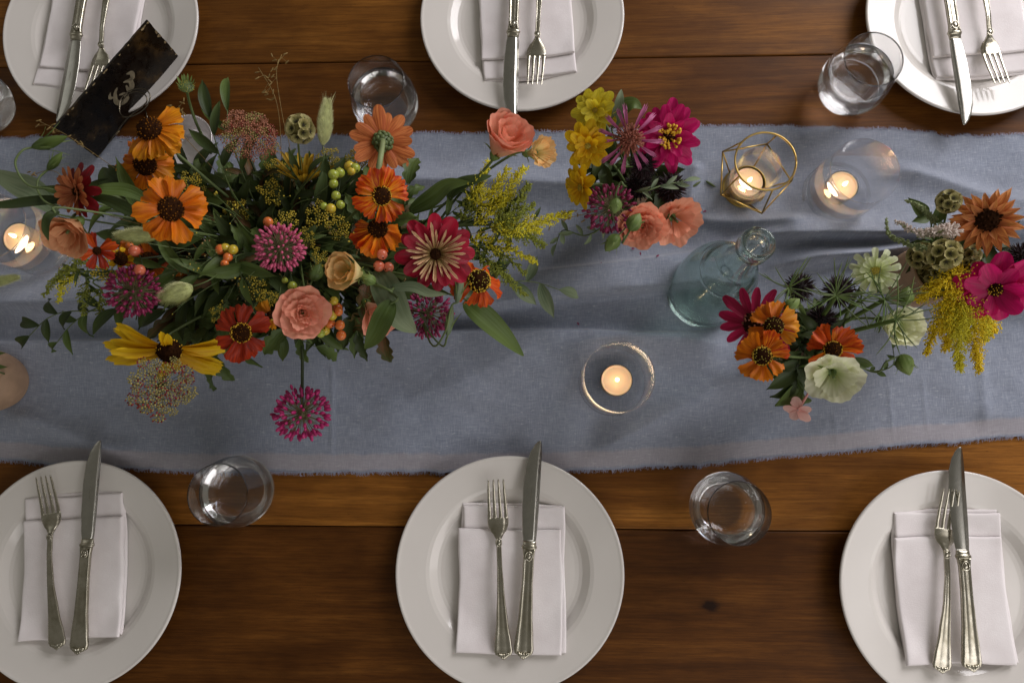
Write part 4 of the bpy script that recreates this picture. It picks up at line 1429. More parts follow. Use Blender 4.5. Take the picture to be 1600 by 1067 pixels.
def umbel(name, label, cat, px, py, z, rpx, lean, base, rays, per, dot, mats, ray_mat=G_STEM, dome=0.25, group=None, sub=0.2, stem_r=0.0012, jit=0.12, stems_end=None):
    b = Bloom(name, label, cat, px, py, z, rpx, lean, near(base), group, stem_r=stem_r, stem_mat=ray_mat, back=b_len(rpx))
    me = []
    for k in range(3):
        parts, outer = [], []
        R = random.Random(k + int(px))
        for i in range(per):
            a = i * 2.39996; rr = sub * b.r * math.sqrt((i + 0.5) / per)
            p = Vector((rr * math.cos(a), rr * math.sin(a), R.uniform(-.04, .06) * b.r - rr * rr / (sub * b.r) * 0.25))
            parts.append(shift(blob(dot * b.r * R.uniform(.7, 1.25), 5, 4), Matrix.Translation(p)))
            outer += [i > per * 0.5] * len(parts[-1][1])
            if i % 2 == 0:
                parts.append(tube([Vector((0, 0, -sub * b.r * 0.7)), p], dot * b.r * 0.18, 3, False))
                outer += [False] * len(parts[-1][1])
        me.append([])
        for mt in mats:
            if isinstance(mt, tuple):
                md = mesh_data("umbellet", *join(parts), mt[0]); md.materials.append(mt[1])
                md.polygons.foreach_set("material_index", [int(x) for x in outer])
            else:
                md = mesh_data("umbellet", *join(parts), mt)
            me[-1].append(md)
    rp = []
    for i in range(rays):
        a = i * 2.39996 + b.R.uniform(-jit, jit)
        rr = (math.sqrt((i + 0.4) / rays) + b.R.uniform(-jit, jit) * 0.5) * b.r * 0.86
        zz = -dome * (rr / b.r) ** 2 * b.r + b.R.uniform(-.04, .04) * b.r
        p = Vector((rr * math.cos(a), rr * math.sin(a), zz))
        tip = p - Vector((0, 0, sub * b.r * 0.6))
        rp.append(tube(spline([Vector((0, 0, -0.75 * b.r)), Vector((p.x * 0.45, p.y * 0.45, -0.35 * b.r)), tip], 4), 0.0003, 4, False))
        Mx = b.H @ Matrix.Translation(p) @ aim(Vector((p.x, p.y, b.r * 0.9)), b.R.uniform(0, 6)) @ Matrix.Scale(b.R.uniform(.8, 1.15), 4)
        obj("umbellet", b.R.choice(b.R.choice(me)), b.root, Mx)
    build("rays", *join(rp), ray_mat, b.root, matrix=b.H, stuff=True)
    return b


def b_len(rpx):
    return 0.02 + rpx * 0.0005


def scabiosa_pod(label, px, py, z, rpx, base, lean=(0, 0), n=20, dark=False):
    b = Bloom("scabiosa_pod", label, "seed pod", px, py, z, rpx, lean, near(base), "round papery seed pods", stem_r=0.0011)
    build("core", *blob(b.r * 0.66, 14, 10), POD_C, b.root, matrix=b.H)
    V, UV, F = [], [], []
    cr = b.r * 0.36
    for i in range(5):
        t = i / 4
        for j in range(18):
            a = 2 * PI * j / 18
            rr = cr * (0.22 + 0.78 * t) * (1 + (0.05 * math.cos(9 * a) if i == 4 else 0))
            V.append((rr * math.cos(a), rr * math.sin(a), cr * 0.55 * t ** 1.5)); UV.append((t, j / 18 * 3))
    for i in range(4):
        for j in range(18):
            F.append((i * 18 + j, i * 18 + (j + 1) % 18, (i + 1) * 18 + (j + 1) % 18, (i + 1) * 18 + j))
    F.append(tuple(range(18))[::-1])
    cup = mesh_data("paper_cup", V, F, POD, True, UV)
    star = []
    for k in range(5):
        a = k * 1.2566
        star.append(tube([Vector((0, 0, cr * 0.12)), Vector((math.cos(a) * cr * 0.5, math.sin(a) * cr * 0.5, cr * 0.34))], [cr * 0.09, cr * 0.03], 4))
    star.append(shift(blob(cr * 0.16, 6, 4), Matrix.Translation((0, 0, cr * 0.1))))
    sme = mesh_data("dark_star", *join(star), POD_S)
    for q in fib_dirs(n, -0.75, 1.0, 0.03, b.R):
        c = obj("paper_cup", cup, b.root, b.H @ Matrix.Translation(q * b.r * 0.64) @ aim(q, b.R.uniform(0, 6)))
        if q.z > -0.2:
            obj("dark_star", sme, c)
    return b


def spiky_cone(label, px, py, z, rpx, base, lean=(0, 0), tipmat=None):
    b = Bloom("dried_cone_head", label, "seed head", px, py, z, rpx, lean, near(base), "dark spiky cone heads", stem_mat=G_STEM2, stem_r=0.0014)
    build("core", *blob(b.r * 0.6, 12, 8), SPIKE_C, b.root, matrix=b.H)
    parts = []
    for q in fib_dirs(190, -0.8, 1.0, 0.08, b.R):
        parts.append(tube([q * b.r * 0.5, q * b.r * 0.8, q * b.r * b.R.uniform(0.9, 1.08)], [b.r * 0.05, b.r * 0.035, b.r * 0.006], 5, False))
    build("spikes", *join(parts), tipmat or SPIKE_D, b.root, matrix=b.H, stuff=True)
    return b


def goldenrod(name_label, base, plumes, mats, dens=1.0, thick=0.0052, cat="flower", leaf=None, name="goldenrod_spray"):
    """plumes: list of polylines of (px, py, z)."""
    bs = near(base, 0.01)
    r = thing(name, name_label, cat, tuple(bs), 0, "goldenrod sprays in the arrangements")
    R = random.Random(len(plumes) * 17 + int(plumes[0][0][0]))
    starts = []
    for pl in plumes:
        P = [at(*q) - bs for q in pl]
        path = spline(P, 8)
        build("plume_stem", *tube(path, [0.0008 * (1 - 0.7 * i / len(path)) for i in range(len(path))], 5), G_STEM, r)
        starts.append(P[0])
        length = sum((a - b).length for a, b in zip(path, path[1:]))
        parts = []
        n = int(length * 520 * dens)
        for k in range(n):
            u = (k + R.random()) / n
            f = u * (len(path) - 1); i = min(int(f), len(path) - 2)
            p = path[i].lerp(path[i + 1], f - i)
            fw = (path[i + 1] - path[i]).normalized()
            sd = Vector((R.gauss(0, 1), R.gauss(0, 1), R.gauss(0.1, 0.7)))
            sd = (sd - fw * sd.dot(fw)).normalized()
            bl = thick * (1.25 - 0.95 * u) * R.uniform(0.6, 1.25)
            for q in range(9):
                v = (q + R.random()) / 9
                pt = p + sd * bl * v + fw * bl * (0.35 * v + 0.5 * v * v)
                d = Vector((R.gauss(0, 1), R.gauss(0, 1), R.gauss(0.4, 1))).normalized()
                parts.append(shift(blob(0.00066 * R.uniform(.6, 1.35), 4, 3, 1, 1, 1.4), Matrix.Translation(pt + d * 0.0007) @ aim(d)))
        build("plume", *join(parts), R.choice(mats), r, stuff=True)
    c = sum(starts, Vector((0, 0, 0))) / len(starts)
    build("stem", *tube(spline([Vector((0, 0, 0)), c * 0.5 + Vector((0, 0, 0.01)), c], 5), 0.0013, 6), G_STEM, r)
    for s in starts:
        if (s - c).length > 0.004:
            build("branch", *tube(spline([c * 0.85, c.lerp(s, 0.5) + Vector((0, 0, 0.003)), s], 4), 0.0009, 5), G_STEM, r)
    if leaf:
        for pl in plumes:
            P = [at(*q) - bs for q in pl]
            for q in range(leaf):
                p = P[0].lerp(P[-1], R.uniform(0, 0.5))
                obj("leaf", leaf_mesh(0.02, 0.0042, LEAF, 'lance'), r, Matrix.Translation(p) @ Matrix.Rotation(R.uniform(0, 6.28), 4, 'Z') @ Matrix.Rotation(-R.uniform(-.3, .5), 4, 'Y'))
    return r


def berries(label, base, spots, z):
    bs = near(base)
    r = thing("berry_sprig", label, "berries", tuple(bs), 0, "berry sprigs in the large arrangement")
    c = Vector((0, 0, 0))
    pts = []
    for k, (px, py, rpx, col) in enumerate(spots):
        p = at(px, py, z + rnd.uniform(-.006, .006)) - bs
        pts.append(p)
    c = sum(pts, Vector((0, 0, 0))) / len(pts) - Vector((0, 0, 0.012))
    for p, (px, py, rpx, col) in zip(pts, spots):
        rr = metres(rpx, p + bs)
        be = build("berry", *blob(rr, 14, 10, 1, 1, 0.96), BERRY[col], r, matrix=Matrix.Translation(p) @ aim((rnd.uniform(-1, 1), rnd.uniform(-1, 1), 0.6)))
        build("tip", *blob(rr * 0.16, 6, 4), DISC_D, be, matrix=Matrix.Translation((0, 0, rr * 0.93)))
        build("stalk", *tube(spline([c, c.lerp(p, 0.6) + Vector((0, 0, -0.003)), p], 4), 0.0005, 5), G_STEM2, r)
    build("stem", *tube(spline([Vector((0, 0, 0)), c * 0.5, c], 5), 0.0010, 6), G_STEM2, r)
    return r


def sprig(label, base, path_px, n, L, wide, mat, shape='lance', stem_mat=None, name="foliage_sprig", cat="foliage", pair=False, t0=0.25, stem_r=0.0011, tip=True, up=0.25, spread=0.9, group="leafy sprigs in the arrangements"):
    bs = near(base, 0.012)
    r = thing(name, label, cat, tuple(bs), 0, group)
    P = [Vector((0, 0, 0))] + [at(*q) - bs for q in path_px]
    path = spline(P, 8)
    k = len(path)
    build("stem", *tube(path, [stem_r * (1.1 - 0.7 * i / k) for i in range(k)], 6), stem_mat or G_STEM, r)
    R = random.Random(int(path_px[-1][0] * 3 + path_px[-1][1]))
    for i in range(n):
        t = t0 + (1 - t0) * (i + 0.5) / n
        if tip and i == n - 1:
            t = 0.99
        j = min(int(t * (k - 1)), k - 2)
        p = path[j]; d = (path[j + 1] - path[j]).normalized()
        sd = d.cross(-CF).normalized() * (1 if i % 2 else -1)
        if tip and i == n - 1:
            dirv = d
        else:
            dirv = (d * R.uniform(.5, 1.1) + sd * spread * R.uniform(.5, 1.2) + Vector((0, 0, R.uniform(-0.1, up)))).normalized()
        upv = (-CF + Vector((R.uniform(-.4, .4), R.uniform(-.4, .4), 0)))
        yv = upv.cross(dirv).normalized(); zv = dirv.cross(yv)
        s = R.uniform(.75, 1.15)
        Mx = Matrix(((dirv.x, yv.x, zv.x, p.x), (dirv.y, yv.y, zv.y, p.y), (dirv.z, yv.z, zv.z, p.z), (0, 0, 0, 1))) @ Matrix.Scale(s, 4)
        obj("leaf", leaf_mesh(L, L * wide, mat, shape), r, Mx)
    return r


def blade(label, pts, w, mat, name="long_leaf", cat="leaf", group="long single leaves in the arrangements", fold=0.25, base=None):
    """A long leaf along pixel points (px, py, z)."""
    P = spline([at(*q) for q in pts], 7)
    b0 = P[0].copy()
    V, UV, F = [], [], []
    n = len(P)
    for i, p in enumerate(P):
        t = i / (n - 1)
        d = (P[min(i + 1, n - 1)] - P[max(0, i - 1)]).normalized()
        sd = d.cross(-CF).normalized()
        ww = w * max(0.03, math.sin(PI * (0.07 + 0.92 * t ** 0.8))) ** 0.8
        nn = sd.cross(d).normalized()
        if nn.dot(-CF) < 0: nn = -nn
        for j in range(5):
            s = j / 2 - 1
            V.append(p - b0 + sd * s * ww / 2 + nn * (abs(s) * fold * ww * 0.5 + 0.04 * ww * math.sin(t * 9 + s)))
            UV.append((t, (s + 1) / 2))
    for i in range(n - 1):
        for j in range(4):
            a = i * 5 + j
            F.append((a, a + 1, a + 6, a + 5))
    o = thing(name, label, cat, tuple(b0), 0, group)
    build("leaf_blade", V, F, mat, o, uvs=UV)
    q = (BASE_A if base is None else base) - b0
    d0 = (P[1] - P[0]).normalized()
    build("stalk", *tube(spline([q, q * 0.45 - d0 * 0.006 + Vector((0, 0, 0.006)), -d0 * 0.006, d0 * 0.004], 5), 0.0011, 6), G_STEM, o)
    return o


def bud(label, px, py, z, lpx, wpx, ang, base, mat=LEAF_L, curve=0.0, group="closed green buds in the arrangements", stem_via=None):
    head = at(px, py, z)
    L, W = metres(lpx, head), metres(wpx, head)
    d = (CR * math.cos(math.radians(ang)) - CD * math.sin(math.radians(ang)) - CF * 0.2).normalized()
    bs = near(base, 0.008)
    r = thing("flower_bud", label, "bud", tuple(bs), 0, group)
    H = Matrix.Translation(head - bs) @ aim(d)
    V, UV, F = [], [], []
    NT_, NA = 14, 15
    for i in range(NT_ + 1):
        t = i / NT_
        for j in range(NA):
            a = 2 * PI * j / NA
            rr = W / 2 * max(0.02, math.sin(PI * (0.03 + 0.96 * t) ** 0.8)) ** 0.8 * (1 + 0.10 * math.sin(5 * a + t * 3.0))
            V.append((rr * math.cos(a), rr * math.sin(a), (t - 0.5) * L)); UV.append((t, j / NA * 2))
    for i in range(NT_):
        for j in range(NA):
            F.append((i * NA + j, i * NA + (j + 1) % NA, (i + 1) * NA + (j + 1) % NA, (i + 1) * NA + j))
    build("bud_body", V, F, mat, r, uvs=UV, matrix=H)
    for k in range(5):
        obj("sepal", leaf_mesh(L * 0.85, W * 0.16, LEAF_L, 'lance', 1), r, H @ Matrix.Rotation(k * 1.257, 4, 'Z') @ Matrix.Translation((W * 0.24, 0, -0.46 * L)) @ Matrix.Rotation(-1.25, 4, 'Y'))
    h = head - bs - d * L * 0.48
    mid = [at(*q) - bs for q in stem_via] if stem_via else [h * 0.5 + Vector((0, 0, 0.01)), h - d * 0.015]
    build("stem", *tube(spline([Vector((0, 0, 0))] + mid + [h], 6), 0.0010, 6), G_STEM, r)
    return r


def wisp(label, base, path_px, seeds=10, mat=WISP, L=0.006, group="fine grass wisps", cat="grass stem"):
    bs = near(base, 0.01)
    r = thing("grass_wisp", label, cat, tuple(bs), 0, group)
    P = [Vector((0, 0, 0))] + [at(*q) - bs for q in path_px]
    path = spline(P, 8)
    build("stem", *tube(path, 0.00035, 5), mat, r)
    R = random.Random(int(path_px[-1][0]))
    for i in range(seeds):
        p = path[int((0.72 + 0.28 * i / seeds) * (len(path) - 1))]
        q = p + Vector((R.uniform(-1, 1), R.uniform(-1, 1), R.uniform(-.3, .5))) * 0.009
        build("seed_stalk", *tube([p, q], 0.0002, 4, False), mat, r)
        build("seed", *blob(L * 0.5, 6, 5, 0.25, 0.25, 1.0), mat, r, matrix=Matrix.Translation(q) @ aim((R.uniform(-1, 1), R.uniform(-1, 1), 0.2)))
    return r


def vase(name, label, px, py, z, prof, mat, rib=None, cat="vase"):
    p = at(px, py, z)
    V, F = lathe(prof, 72)
    if rib:
        V = [(x * (1 + rib * math.cos(36 * math.atan2(y, x))), y * (1 + rib * math.cos(36 * math.atan2(y, x))), zz) for x, y, zz in V]
    o = build(name, V, F, mat)
    o.location = (p.x, p.y, cloth_z(p.x, p.y) * 0.6 + 0.003)
    tag(o, label, cat)
    return o


def greenery(name, label, cpx, cpy, rx, ry, z0, z1, n, mats, L=0.034, wide=0.34, ex=1.0):
    """A packed mass of small leaves round a vase mouth: nobody could count them."""
    c = at(cpx, cpy, z0)
    R = random.Random(int(cpx))
    groups = {m.name: ([], [], [], m) for m in mats}
    srcs = [(leaf_mesh(1.0, wide, mats[0], sh, v)) for sh in ('lance', 'lobed') for v in range(3)]
    V, F, UV, MI = [], [], [], []
    for k in range(n):
        a = R.uniform(0, 6.283); q = math.sqrt(R.random()) ** ex
        z = z0 + (z1 - z0) * (1 - q * 0.7) * R.random()
        p = at(cpx + rx * q * math.cos(a), cpy + ry * q * math.sin(a), z) - c
        out = Vector((math.cos(a), -math.sin(a), 0))
        d = (out * R.uniform(0.1, 1) + Vector((R.uniform(-.8, .8), R.uniform(-.8, .8), R.uniform(-.35, .6)))).normalized()
        up = (-CF + Vector((R.uniform(-.7, .7), R.uniform(-.7, .7), 0))).normalized()
        y = up.cross(d).normalized(); zz = d.cross(y)
        s = L * R.uniform(0.6, 1.3)
        Mx = Matrix(((d.x, y.x, zz.x, p.x), (d.y, y.y, zz.y, p.y), (d.z, y.z, zz.z, p.z), (0, 0, 0, 1))) @ Matrix.Scale(s, 4)
        me = srcs[R.randrange(3) if R.random() < 0.65 else 3 + R.randrange(3)]
        o = len(V)
        V += [Mx @ v.co for v in me.vertices]
        uvd = {}
        for lp, uvv in zip(me.loops, me.uv_layers[0].data):
            uvd[lp.vertex_index] = tuple(uvv.uv)
        UV += [uvd[i] for i in range(len(me.vertices))]
        mi = R.randrange(len(mats))
        for pl in me.polygons:
            F.append(tuple(i + o for i in pl.vertices)); MI.append(mi)
    o = build(name, V, F, mats[0], None, uvs=UV, stuff=True)
    for m_ in mats[1:]:
        o.data.materials.append(m_)
    o.data.polygons.foreach_set("material_index", MI)
    o.location = c
    tag(o, label, "foliage")
    return o


def fine_stems(label, cpx, cpy, rx, ry, z0, z1, n, mats):
    """Hair-thin stems with seed dots standing among the leaves."""
    c = at(cpx, cpy, z0)
    R = random.Random(5)
    parts, mi = [], []
    for k in range(n):
        a = R.uniform(0, 6.283); q = R.uniform(0.35, 1.0)
        e = at(cpx + rx * q * math.cos(a), cpy + ry * q * math.sin(a), R.uniform(z0 + 0.05, z1)) - c
        s0 = Vector((e.x * 0.15, e.y * 0.15, 0))
        path = spline([s0, s0.lerp(e, 0.55) + Vector((R.uniform(-.01, .01), R.uniform(-.01, .01), 0.012)), e], 5)
        parts.append(tube(path, [0.0006] * 8 + [0.0004, 0.0003, 0.0002], 4, False)); mi += [0] * len(parts[-1][1])
        for d in range(R.randrange(0, 9)):
            p = path[-1] + Vector((R.gauss(0, 1), R.gauss(0, 1), R.gauss(0, .6))) * 0.005
            parts.append(tube([path[-2], p], 0.00018, 3, False)); mi += [0] * len(parts[-1][1])
            parts.append(shift(blob(0.0008 * R.uniform(.7, 1.5), 5, 4), Matrix.Translation(p))); mi += [1 + (k % 2)] * len(parts[-1][1])
    o = build("fine_stems", *join(parts), mats[0], None, stuff=True)
    for m_ in mats[1:]:
        o.data.materials.append(m_)
    o.data.polygons.foreach_set("material_index", mi)
    o.location = c
    tag(o, label, "foliage")
    return o
# ------------------------------------------------------------------ vases
vase("ridged_bowl", "low ridged pale bowl holding the large flower arrangement", 447, 396, 0.07, smooth_profile([(0, 0), (0.040, 0.0), (0.046, 0.004), (0.058, 0.030), (0.064, 0.060), (0.065, 0.085), (0.063, 0.087), (0.060, 0.084), (0.056, 0.040), (0.040, 0.010), (0, 0.008)], 5), M['stone_pale'], 0.018, "bowl")
vase("bud_vase", "small beige bud vase under the yellow and hot pink zinnias", 985, 290, 0.06, smooth_profile([(0, 0), (0.024, 0.0), (0.029, 0.004), (0.033, 0.030), (0.030, 0.060), (0.0275, 0.078), (0.0255, 0.079), (0.025, 0.070), (0.029, 0.030), (0.022, 0.008), (0, 0.006)], 5), M['stoneware'])
vase("bud_vase", "small beige bud vase under the white lisianthus and orange heleniums", 1262, 530, 0.06, smooth_profile([(0, 0), (0.022, 0.0), (0.027, 0.004), (0.030, 0.030), (0.027, 0.056), (0.024, 0.070), (0.022, 0.071), (0.0215, 0.062), (0.026, 0.030), (0.02, 0.008), (0, 0.006)], 5), M['stoneware'])
vase("bud_vase", "beige round-mouthed bud vase holding the seed pods beside the goldenrod", 1458, 424, 0.07, smooth_profile([(0, 0), (0.026, 0.0), (0.031, 0.004), (0.0345, 0.030), (0.0335, 0.060), (0.0315, 0.076), (0.0300, 0.0785), (0.0285, 0.077), (0.029, 0.060), (0.030, 0.030), (0.022, 0.008), (0, 0.006)], 5), M['stoneware'])
vase("bud_vase", "squat smooth tan bud vase cut off by the frame near the fallen leaves", -30, 594, 0.05, smooth_profile([(0, 0), (0.026, 0.0), (0.033, 0.006), (0.0385, 0.026), (0.036, 0.044), (0.022, 0.056), (0.014, 0.060), (0.012, 0.066), (0.010, 0.066), (0.010, 0.058), (0.018, 0.052), (0.03, 0.03), (0.02, 0.006), (0, 0.005)], 5), M['stoneware'])

A, B, C, D = BASE_A, BASE_B, BASE_C, BASE_D
LI = [at(447, 392, 0.07)]

# ------------------------------------------------------------------ the large arrangement: heleniums and their kin
helenium("golden helenium at the top of the arrangement, nearest the dark mirror sign", 235, 203, 0.235, 55, (-0.55, -0.5), A, [GOLD_P], 12, 0.36, -0.12, 0.8, None, spin=0, arc=(-2.45, 1.25))
helenium("golden helenium tucked just under the one beside the mirror sign", 227, 258, 0.215, 42, (-0.15, -0.25), A, [GOLD_P, ORANGE_P], 12, 0.40, -0.1, 0.7, None)
helenium("large flat orange helenium with a brown button, above the wool-like grass head", 267, 327, 0.265, 54, (0.05, 0.05), A, [ORANGE_P], 10, 0.36, 0.0, 0.55, None)
helenium("fire streaked helenium with a black eye, under the terracotta zinnia", 596, 306, 0.240, 47, (0.3, 0.1), A, [FIRE_P], 11, 0.33, 0.16, 0.55, DOT_Y)
helenium("drooping orange helenium directly below the fire streaked black-eyed one", 590, 358, 0.220, 46, (0.05, -0.45), A, [FIRE_P, ORANGE_P], 10, 0.34, -0.45, 0.8, None, spin=0, arc=(-3.5, 0.35))
helenium("rust red helenium with a dark eye ringed in yellow", 377, 520, 0.200, 46, (0.0, 0.25), A, [RUST_P], 9, 0.34, 0.0, 0.6, DOT_Y)
helenium("burnt orange helenium with a raised golden cone beside the crimson zinnia", 748, 440, 0.205, 48, (0.2, -0.35), A, [EMBER_P], 8, 0.38, -0.6, 1.0, DOT_Y, dots=DOT_YG)
b = Bloom("coneflower", "ragged yellow coneflower with a black cone, petals swept to both sides", "flower", 264, 546, 0.180, 62, (0.10, 0.70), near(A), HEL, spin=0)
ms = [petal(b.r * 1.25, b.r * 0.36, YEL_P, 'strap', (0.05, -0.2), 0.4, 0.04, 90 + k, ripple=0.06, rag=0.05) for k in range(4)]
b.petals(ms, 7, 0.16, 0.0, -0.05, 0.3, arc=(2.35, 3.25))
b.petals(ms, 7, 0.16, 0.0, -0.05, 0.3, arc=(-0.95, -0.2))
b.petals(ms, 2, 0.12, 0.05, 0.5, 0.4, arc=(0.9, 2.0), scale=0.55)
b.petals(ms, 3, 0.16, 0.0, -0.5, 0.4, arc=(-2.2, -1.2), scale=0.8)
b.disc(0.30, 1.2, DISC_D, DISC_D, DOT_Y, ring_n=14)
b = Bloom("coneflower", "dull yellow narrow-petalled flower seen from the side near the ridged bowl", "flower", 474, 284, 0.150, 46, (0.0, -1.5), near(A), HEL)
ms = [petal(b.r * 1.0, b.r * 0.16, DULLY_P, 'strap', (0.1, 0.05), 0.5, 0.02, 190 + k) for k in range(3)]
b.petals(ms, 22, 0.14, 0.0, 0.55, 0.18)
b.petals(ms, 14, 0.10, 0.02, 0.95, 0.18, scale=0.8)
b.disc(0.24, 0.7, DISC_D, DISC_D, None)
helenium("small orange helenium half buried between grass head and allium", 232, 408, 0.170, 48, (0.1, 0.2), A, [ORANGE_P, EMBER_P], 12, 0.3, -0.2, 0.7, None)
helenium("small red orange flower under the pale peach bloom", 152, 392, 0.215, 30, (-0.1, -0.1), A, [RUST_P, EMBER_P], 9, 0.22, 0.3, 0.7, None, wid=0.5)
helenium("tiny golden blossom beside the peach rose-like bloom", 424, 492, 0.185, 27, (-0.2, 0.3), A, [GOLD_P], 6, 0.26, -0.2, 0.8, None, wid=0.5)
helenium("orange petalled flower peeping out below the brown stemmed leaves", 290, 398, 0.150, 40, (0.2, 0.1), A, [GOLD_P, ORANGE_P], 11, 0.3, -0.2, 0.7, None)
helenium("small green-eyed half open flower above the wine allium", 188, 404, 0.200, 20, (-0.3, 0.1), A, [YEL_P], 9, 0.55, -0.5, 0.7, None)

# zinnias
zinnia("zinnia_flower", "crimson zinnia with cream quilled inner petals and a dark eye", 680, 397, 0.235, 60, (0.1, 0.05), A, [CRIM_P], [(12, 1.0, -0.02, -0.06, CRIM_P, 1.0), (11, 0.90, 0.14, 0.0, CRIM_P, 0.9)], disc_r=0.17, core=DISC_D, dots=DISC_D, group="zinnia blooms in the arrangements")
zb = [o for o in bpy.data.objects if o.name.startswith("zinnia_flower") and o.parent is None][-1]
# inner quills
hd = at(680, 397, 0.235); rr_ = metres(60, hd)
nn = ((CAM - hd).normalized() + CR * 0.1 + CD * 0.05)
HH = Matrix.Translation(hd - zb.location) @ aim(nn)
qm = [petal(rr_ * 0.64, rr_ * 0.066, CREAM_Q, 'quill', (0.2, -0.15), 1.2, 0, 300 + k, nv=4) for k in range(3)]
for ring, (n, sc, tl) in enumerate(((22, 1.05, 0.26), (20, 0.85, 0.46), (14, 0.52, 0.75))):
    for i in range(n):
        a = 2 * PI * (i + rnd.uniform(-.25, .25)) / n + ring * 0.2
        obj("petal", rnd.choice(qm), zb, HH @ Matrix.Rotation(a, 4, 'Z') @ Matrix.Translation((rr_ * 0.15, 0, rr_ * 0.06)) @ Matrix.Rotation(-tl + rnd.uniform(-.16, .16), 4, 'Y') @ Matrix.Scale(sc * rnd.uniform(.7, 1.12), 4))

b = Bloom("zinnia_flower", "terracotta zinnia turned away, showing its green scaly back", "flower", 598, 222, 0.175, 50, (0.05, -0.2), at(575, 330, 0.09), "zinnia blooms in the arrangements", stem=False)
ms = [petal(b.r * 0.95, b.r * 0.40, TERRA_P, 'ellipse', (0.0, 0.05), -0.25, 0, 400 + k) for k in range(3)]
b.petals(ms, 15, 0.10, 0.0, 0.02, 0.16)
cal = []
for k in range(26):
    q = fib_dirs(26, 0.05, 1.0, 0.02, b.R)[k]
    cal.append(shift(blob(b.r * 0.085, 7, 5, 1, 1, 0.6), Matrix.Translation(Vector((q.x, q.y, q.z * 0.8)) * b.r * 0.31) @ aim(q)))
build("calyx", *lathe([(0, b.r * 0.24), (b.r * 0.16, b.r * 0.22), (b.r * 0.28, b.r * 0.1), (b.r * 0.30, 0), (0, -b.r * 0.02)][::-1], 20), G_STEM, b.root, matrix=b.H)
build("bracts", *join(cal), G_STEM, b.root, matrix=b.H, stuff=True)
h = b.head - b.base
build("stem", *tube(spline([Vector((0, 0, 0)), at(584, 300, .175) - b.base, at(592, 262, .195) - b.base, h + b.n * 0.007], 6), [0.0030] * 19, 10), simple("pale_green_stem", srgb(128, 140, 92), 0.6, 0, 0.15, 60), b.root)

b = zinnia("zinnia_flower", "maroon zinnia with tan petal backs, tilted sideways in the shade", 122, 300, 0.250, 44, (-0.95, -0.05), A, [], [(12, 0.95, -0.1, -0.05, MAROON_P, 0.8), (14, 0.85, 0.35, 0.0, TAN_P, 0.6), (12, 0.66, 0.7, 0.03, TAN_P, 0.55)], disc_r=0.2, group="zinnia blooms in the arrangements", stem_r=0.0026)

# alliums
allium("pink allium globe in the middle of the large arrangement", 437, 388, 0.235, 39, A, ALL_1)
allium("wine pink allium globe near the shaded goldenrod", 208, 456, 0.195, 41, A, ALL_3)
allium("magenta allium globe hanging alone over the runner on a straight stem", 472, 646, 0.135, 45, at(466, 470, 0.10), ALL_2, 150, straight=[at(466, 470, 0.10), at(472, 540, 0.125)])
allium("dark magenta allium half hidden under the crimson zinnia", 668, 490, 0.150, 40, A, ALL_3)

# lisianthus
ROSE = [(4, 0.98, 0.10, 1.0, 1.1, 0.72), (4, 0.95, 0.08, 0.78, 1.3, 0.86), (4, 0.9, 0.06, 0.58, 1.5, 0.95), (3, 1.0, 0.05, 0.38, 1.6, 1.0), (3, 1.1, 0.04, 0.22, 1.3, 1.02), (2, 1.6, 0.02, 0.10, 1.2, 1.02)]
lisianthus("peach ruffled rose-like bloom facing up above the magenta allium", 473, 490, 0.225, 44, (0.05, 0.1), A, PEACH_P, ROSE, 0.05)
lisianthus("peach trumpet bloom lying on its side behind crossed leaves", 590, 492, 0.165, 40, (0.75, 0.75), A, PEACH_P, [(4, 0.95, 0.10, 0.85, 1.3, 1.2), (4, 0.8, 0.08, 0.55, 1.6, 1.2)], 0.05, 1.3)
lisianthus("cream yellow half open bloom between the pink allium and crimson zinnia", 542, 424, 0.235, 36, (-0.75, -0.15), A, CREAM_P, [(3, 1.2, 0.2, 0.85, 0.8, 1.4), (3, 1.2, 0.18, 0.65, 0.9, 1.45), (2, 1.5, 0.1, 0.4, 1.1, 1.4)], 0.045, 1.1, spin=0.3)
lisianthus("large peach bloom reaching over the far edge of the runner", 790, 217, 0.215, 44, (0.45, -0.70), at(655, 350, 0.10), PEACH_P, [(4, 1.05, 0.18, 0.92, 0.8, 1.35), (3, 1.2, 0.15, 0.78, 0.9, 1.45), (3, 1.2, 0.12, 0.55, 1.1, 1.45), (2, 1.5, 0.08, 0.32, 1.2, 1.4)], 0.05, 1.15)
lisianthus("smaller cream peach bloom tucked behind the large peach one at the far edge", 842, 238, 0.195, 28, (0.85, -0.1), at(660, 352, 0.10), CREAM_P, [(5, 0.8, 0.12, 0.95, 1.3, 1.3), (4, 0.8, 0.10, 0.65, 1.5, 1.3)], 0.08, 1.3)
lisianthus("pale peach bloom beside the votive in the shaded end", 103, 366, 0.255, 40, (-0.55, 0.55), A, PEACH2_P, [(5, 0.9, 0.15, 0.92, 0.9, 1.1), (4, 0.9, 0.12, 0.7, 1.0, 1.15), (3, 1.1, 0.1, 0.45, 1.2, 1.1)], 0.035, 1.2)

# grass heads and pods
bunny_tail("upright bunny tail grass head above the dull yellow flower", 508, 192, 0.200, 74, 27, 82, A, True)
bunny_tail("horizontal bunny tail grass head under the large flat orange helenium", 216, 368, 0.235, 72, 31, 184, A)
bunny_tail("plump pale bunny tail grass head over dark leaves, beside the wine pink allium", 277, 458, 0.215, 54, 40, 205, A)
bunny_tail("feathery green grass head at the shaded edge by the votive", -4, 440, 0.225, 80, 20, 10, at(-80, 470, 0.1), True)
scabiosa_pod("round papery seed pod beside the upright bunny tail", 469, 202, 0.205, 26, A, (0.1, -0.35))

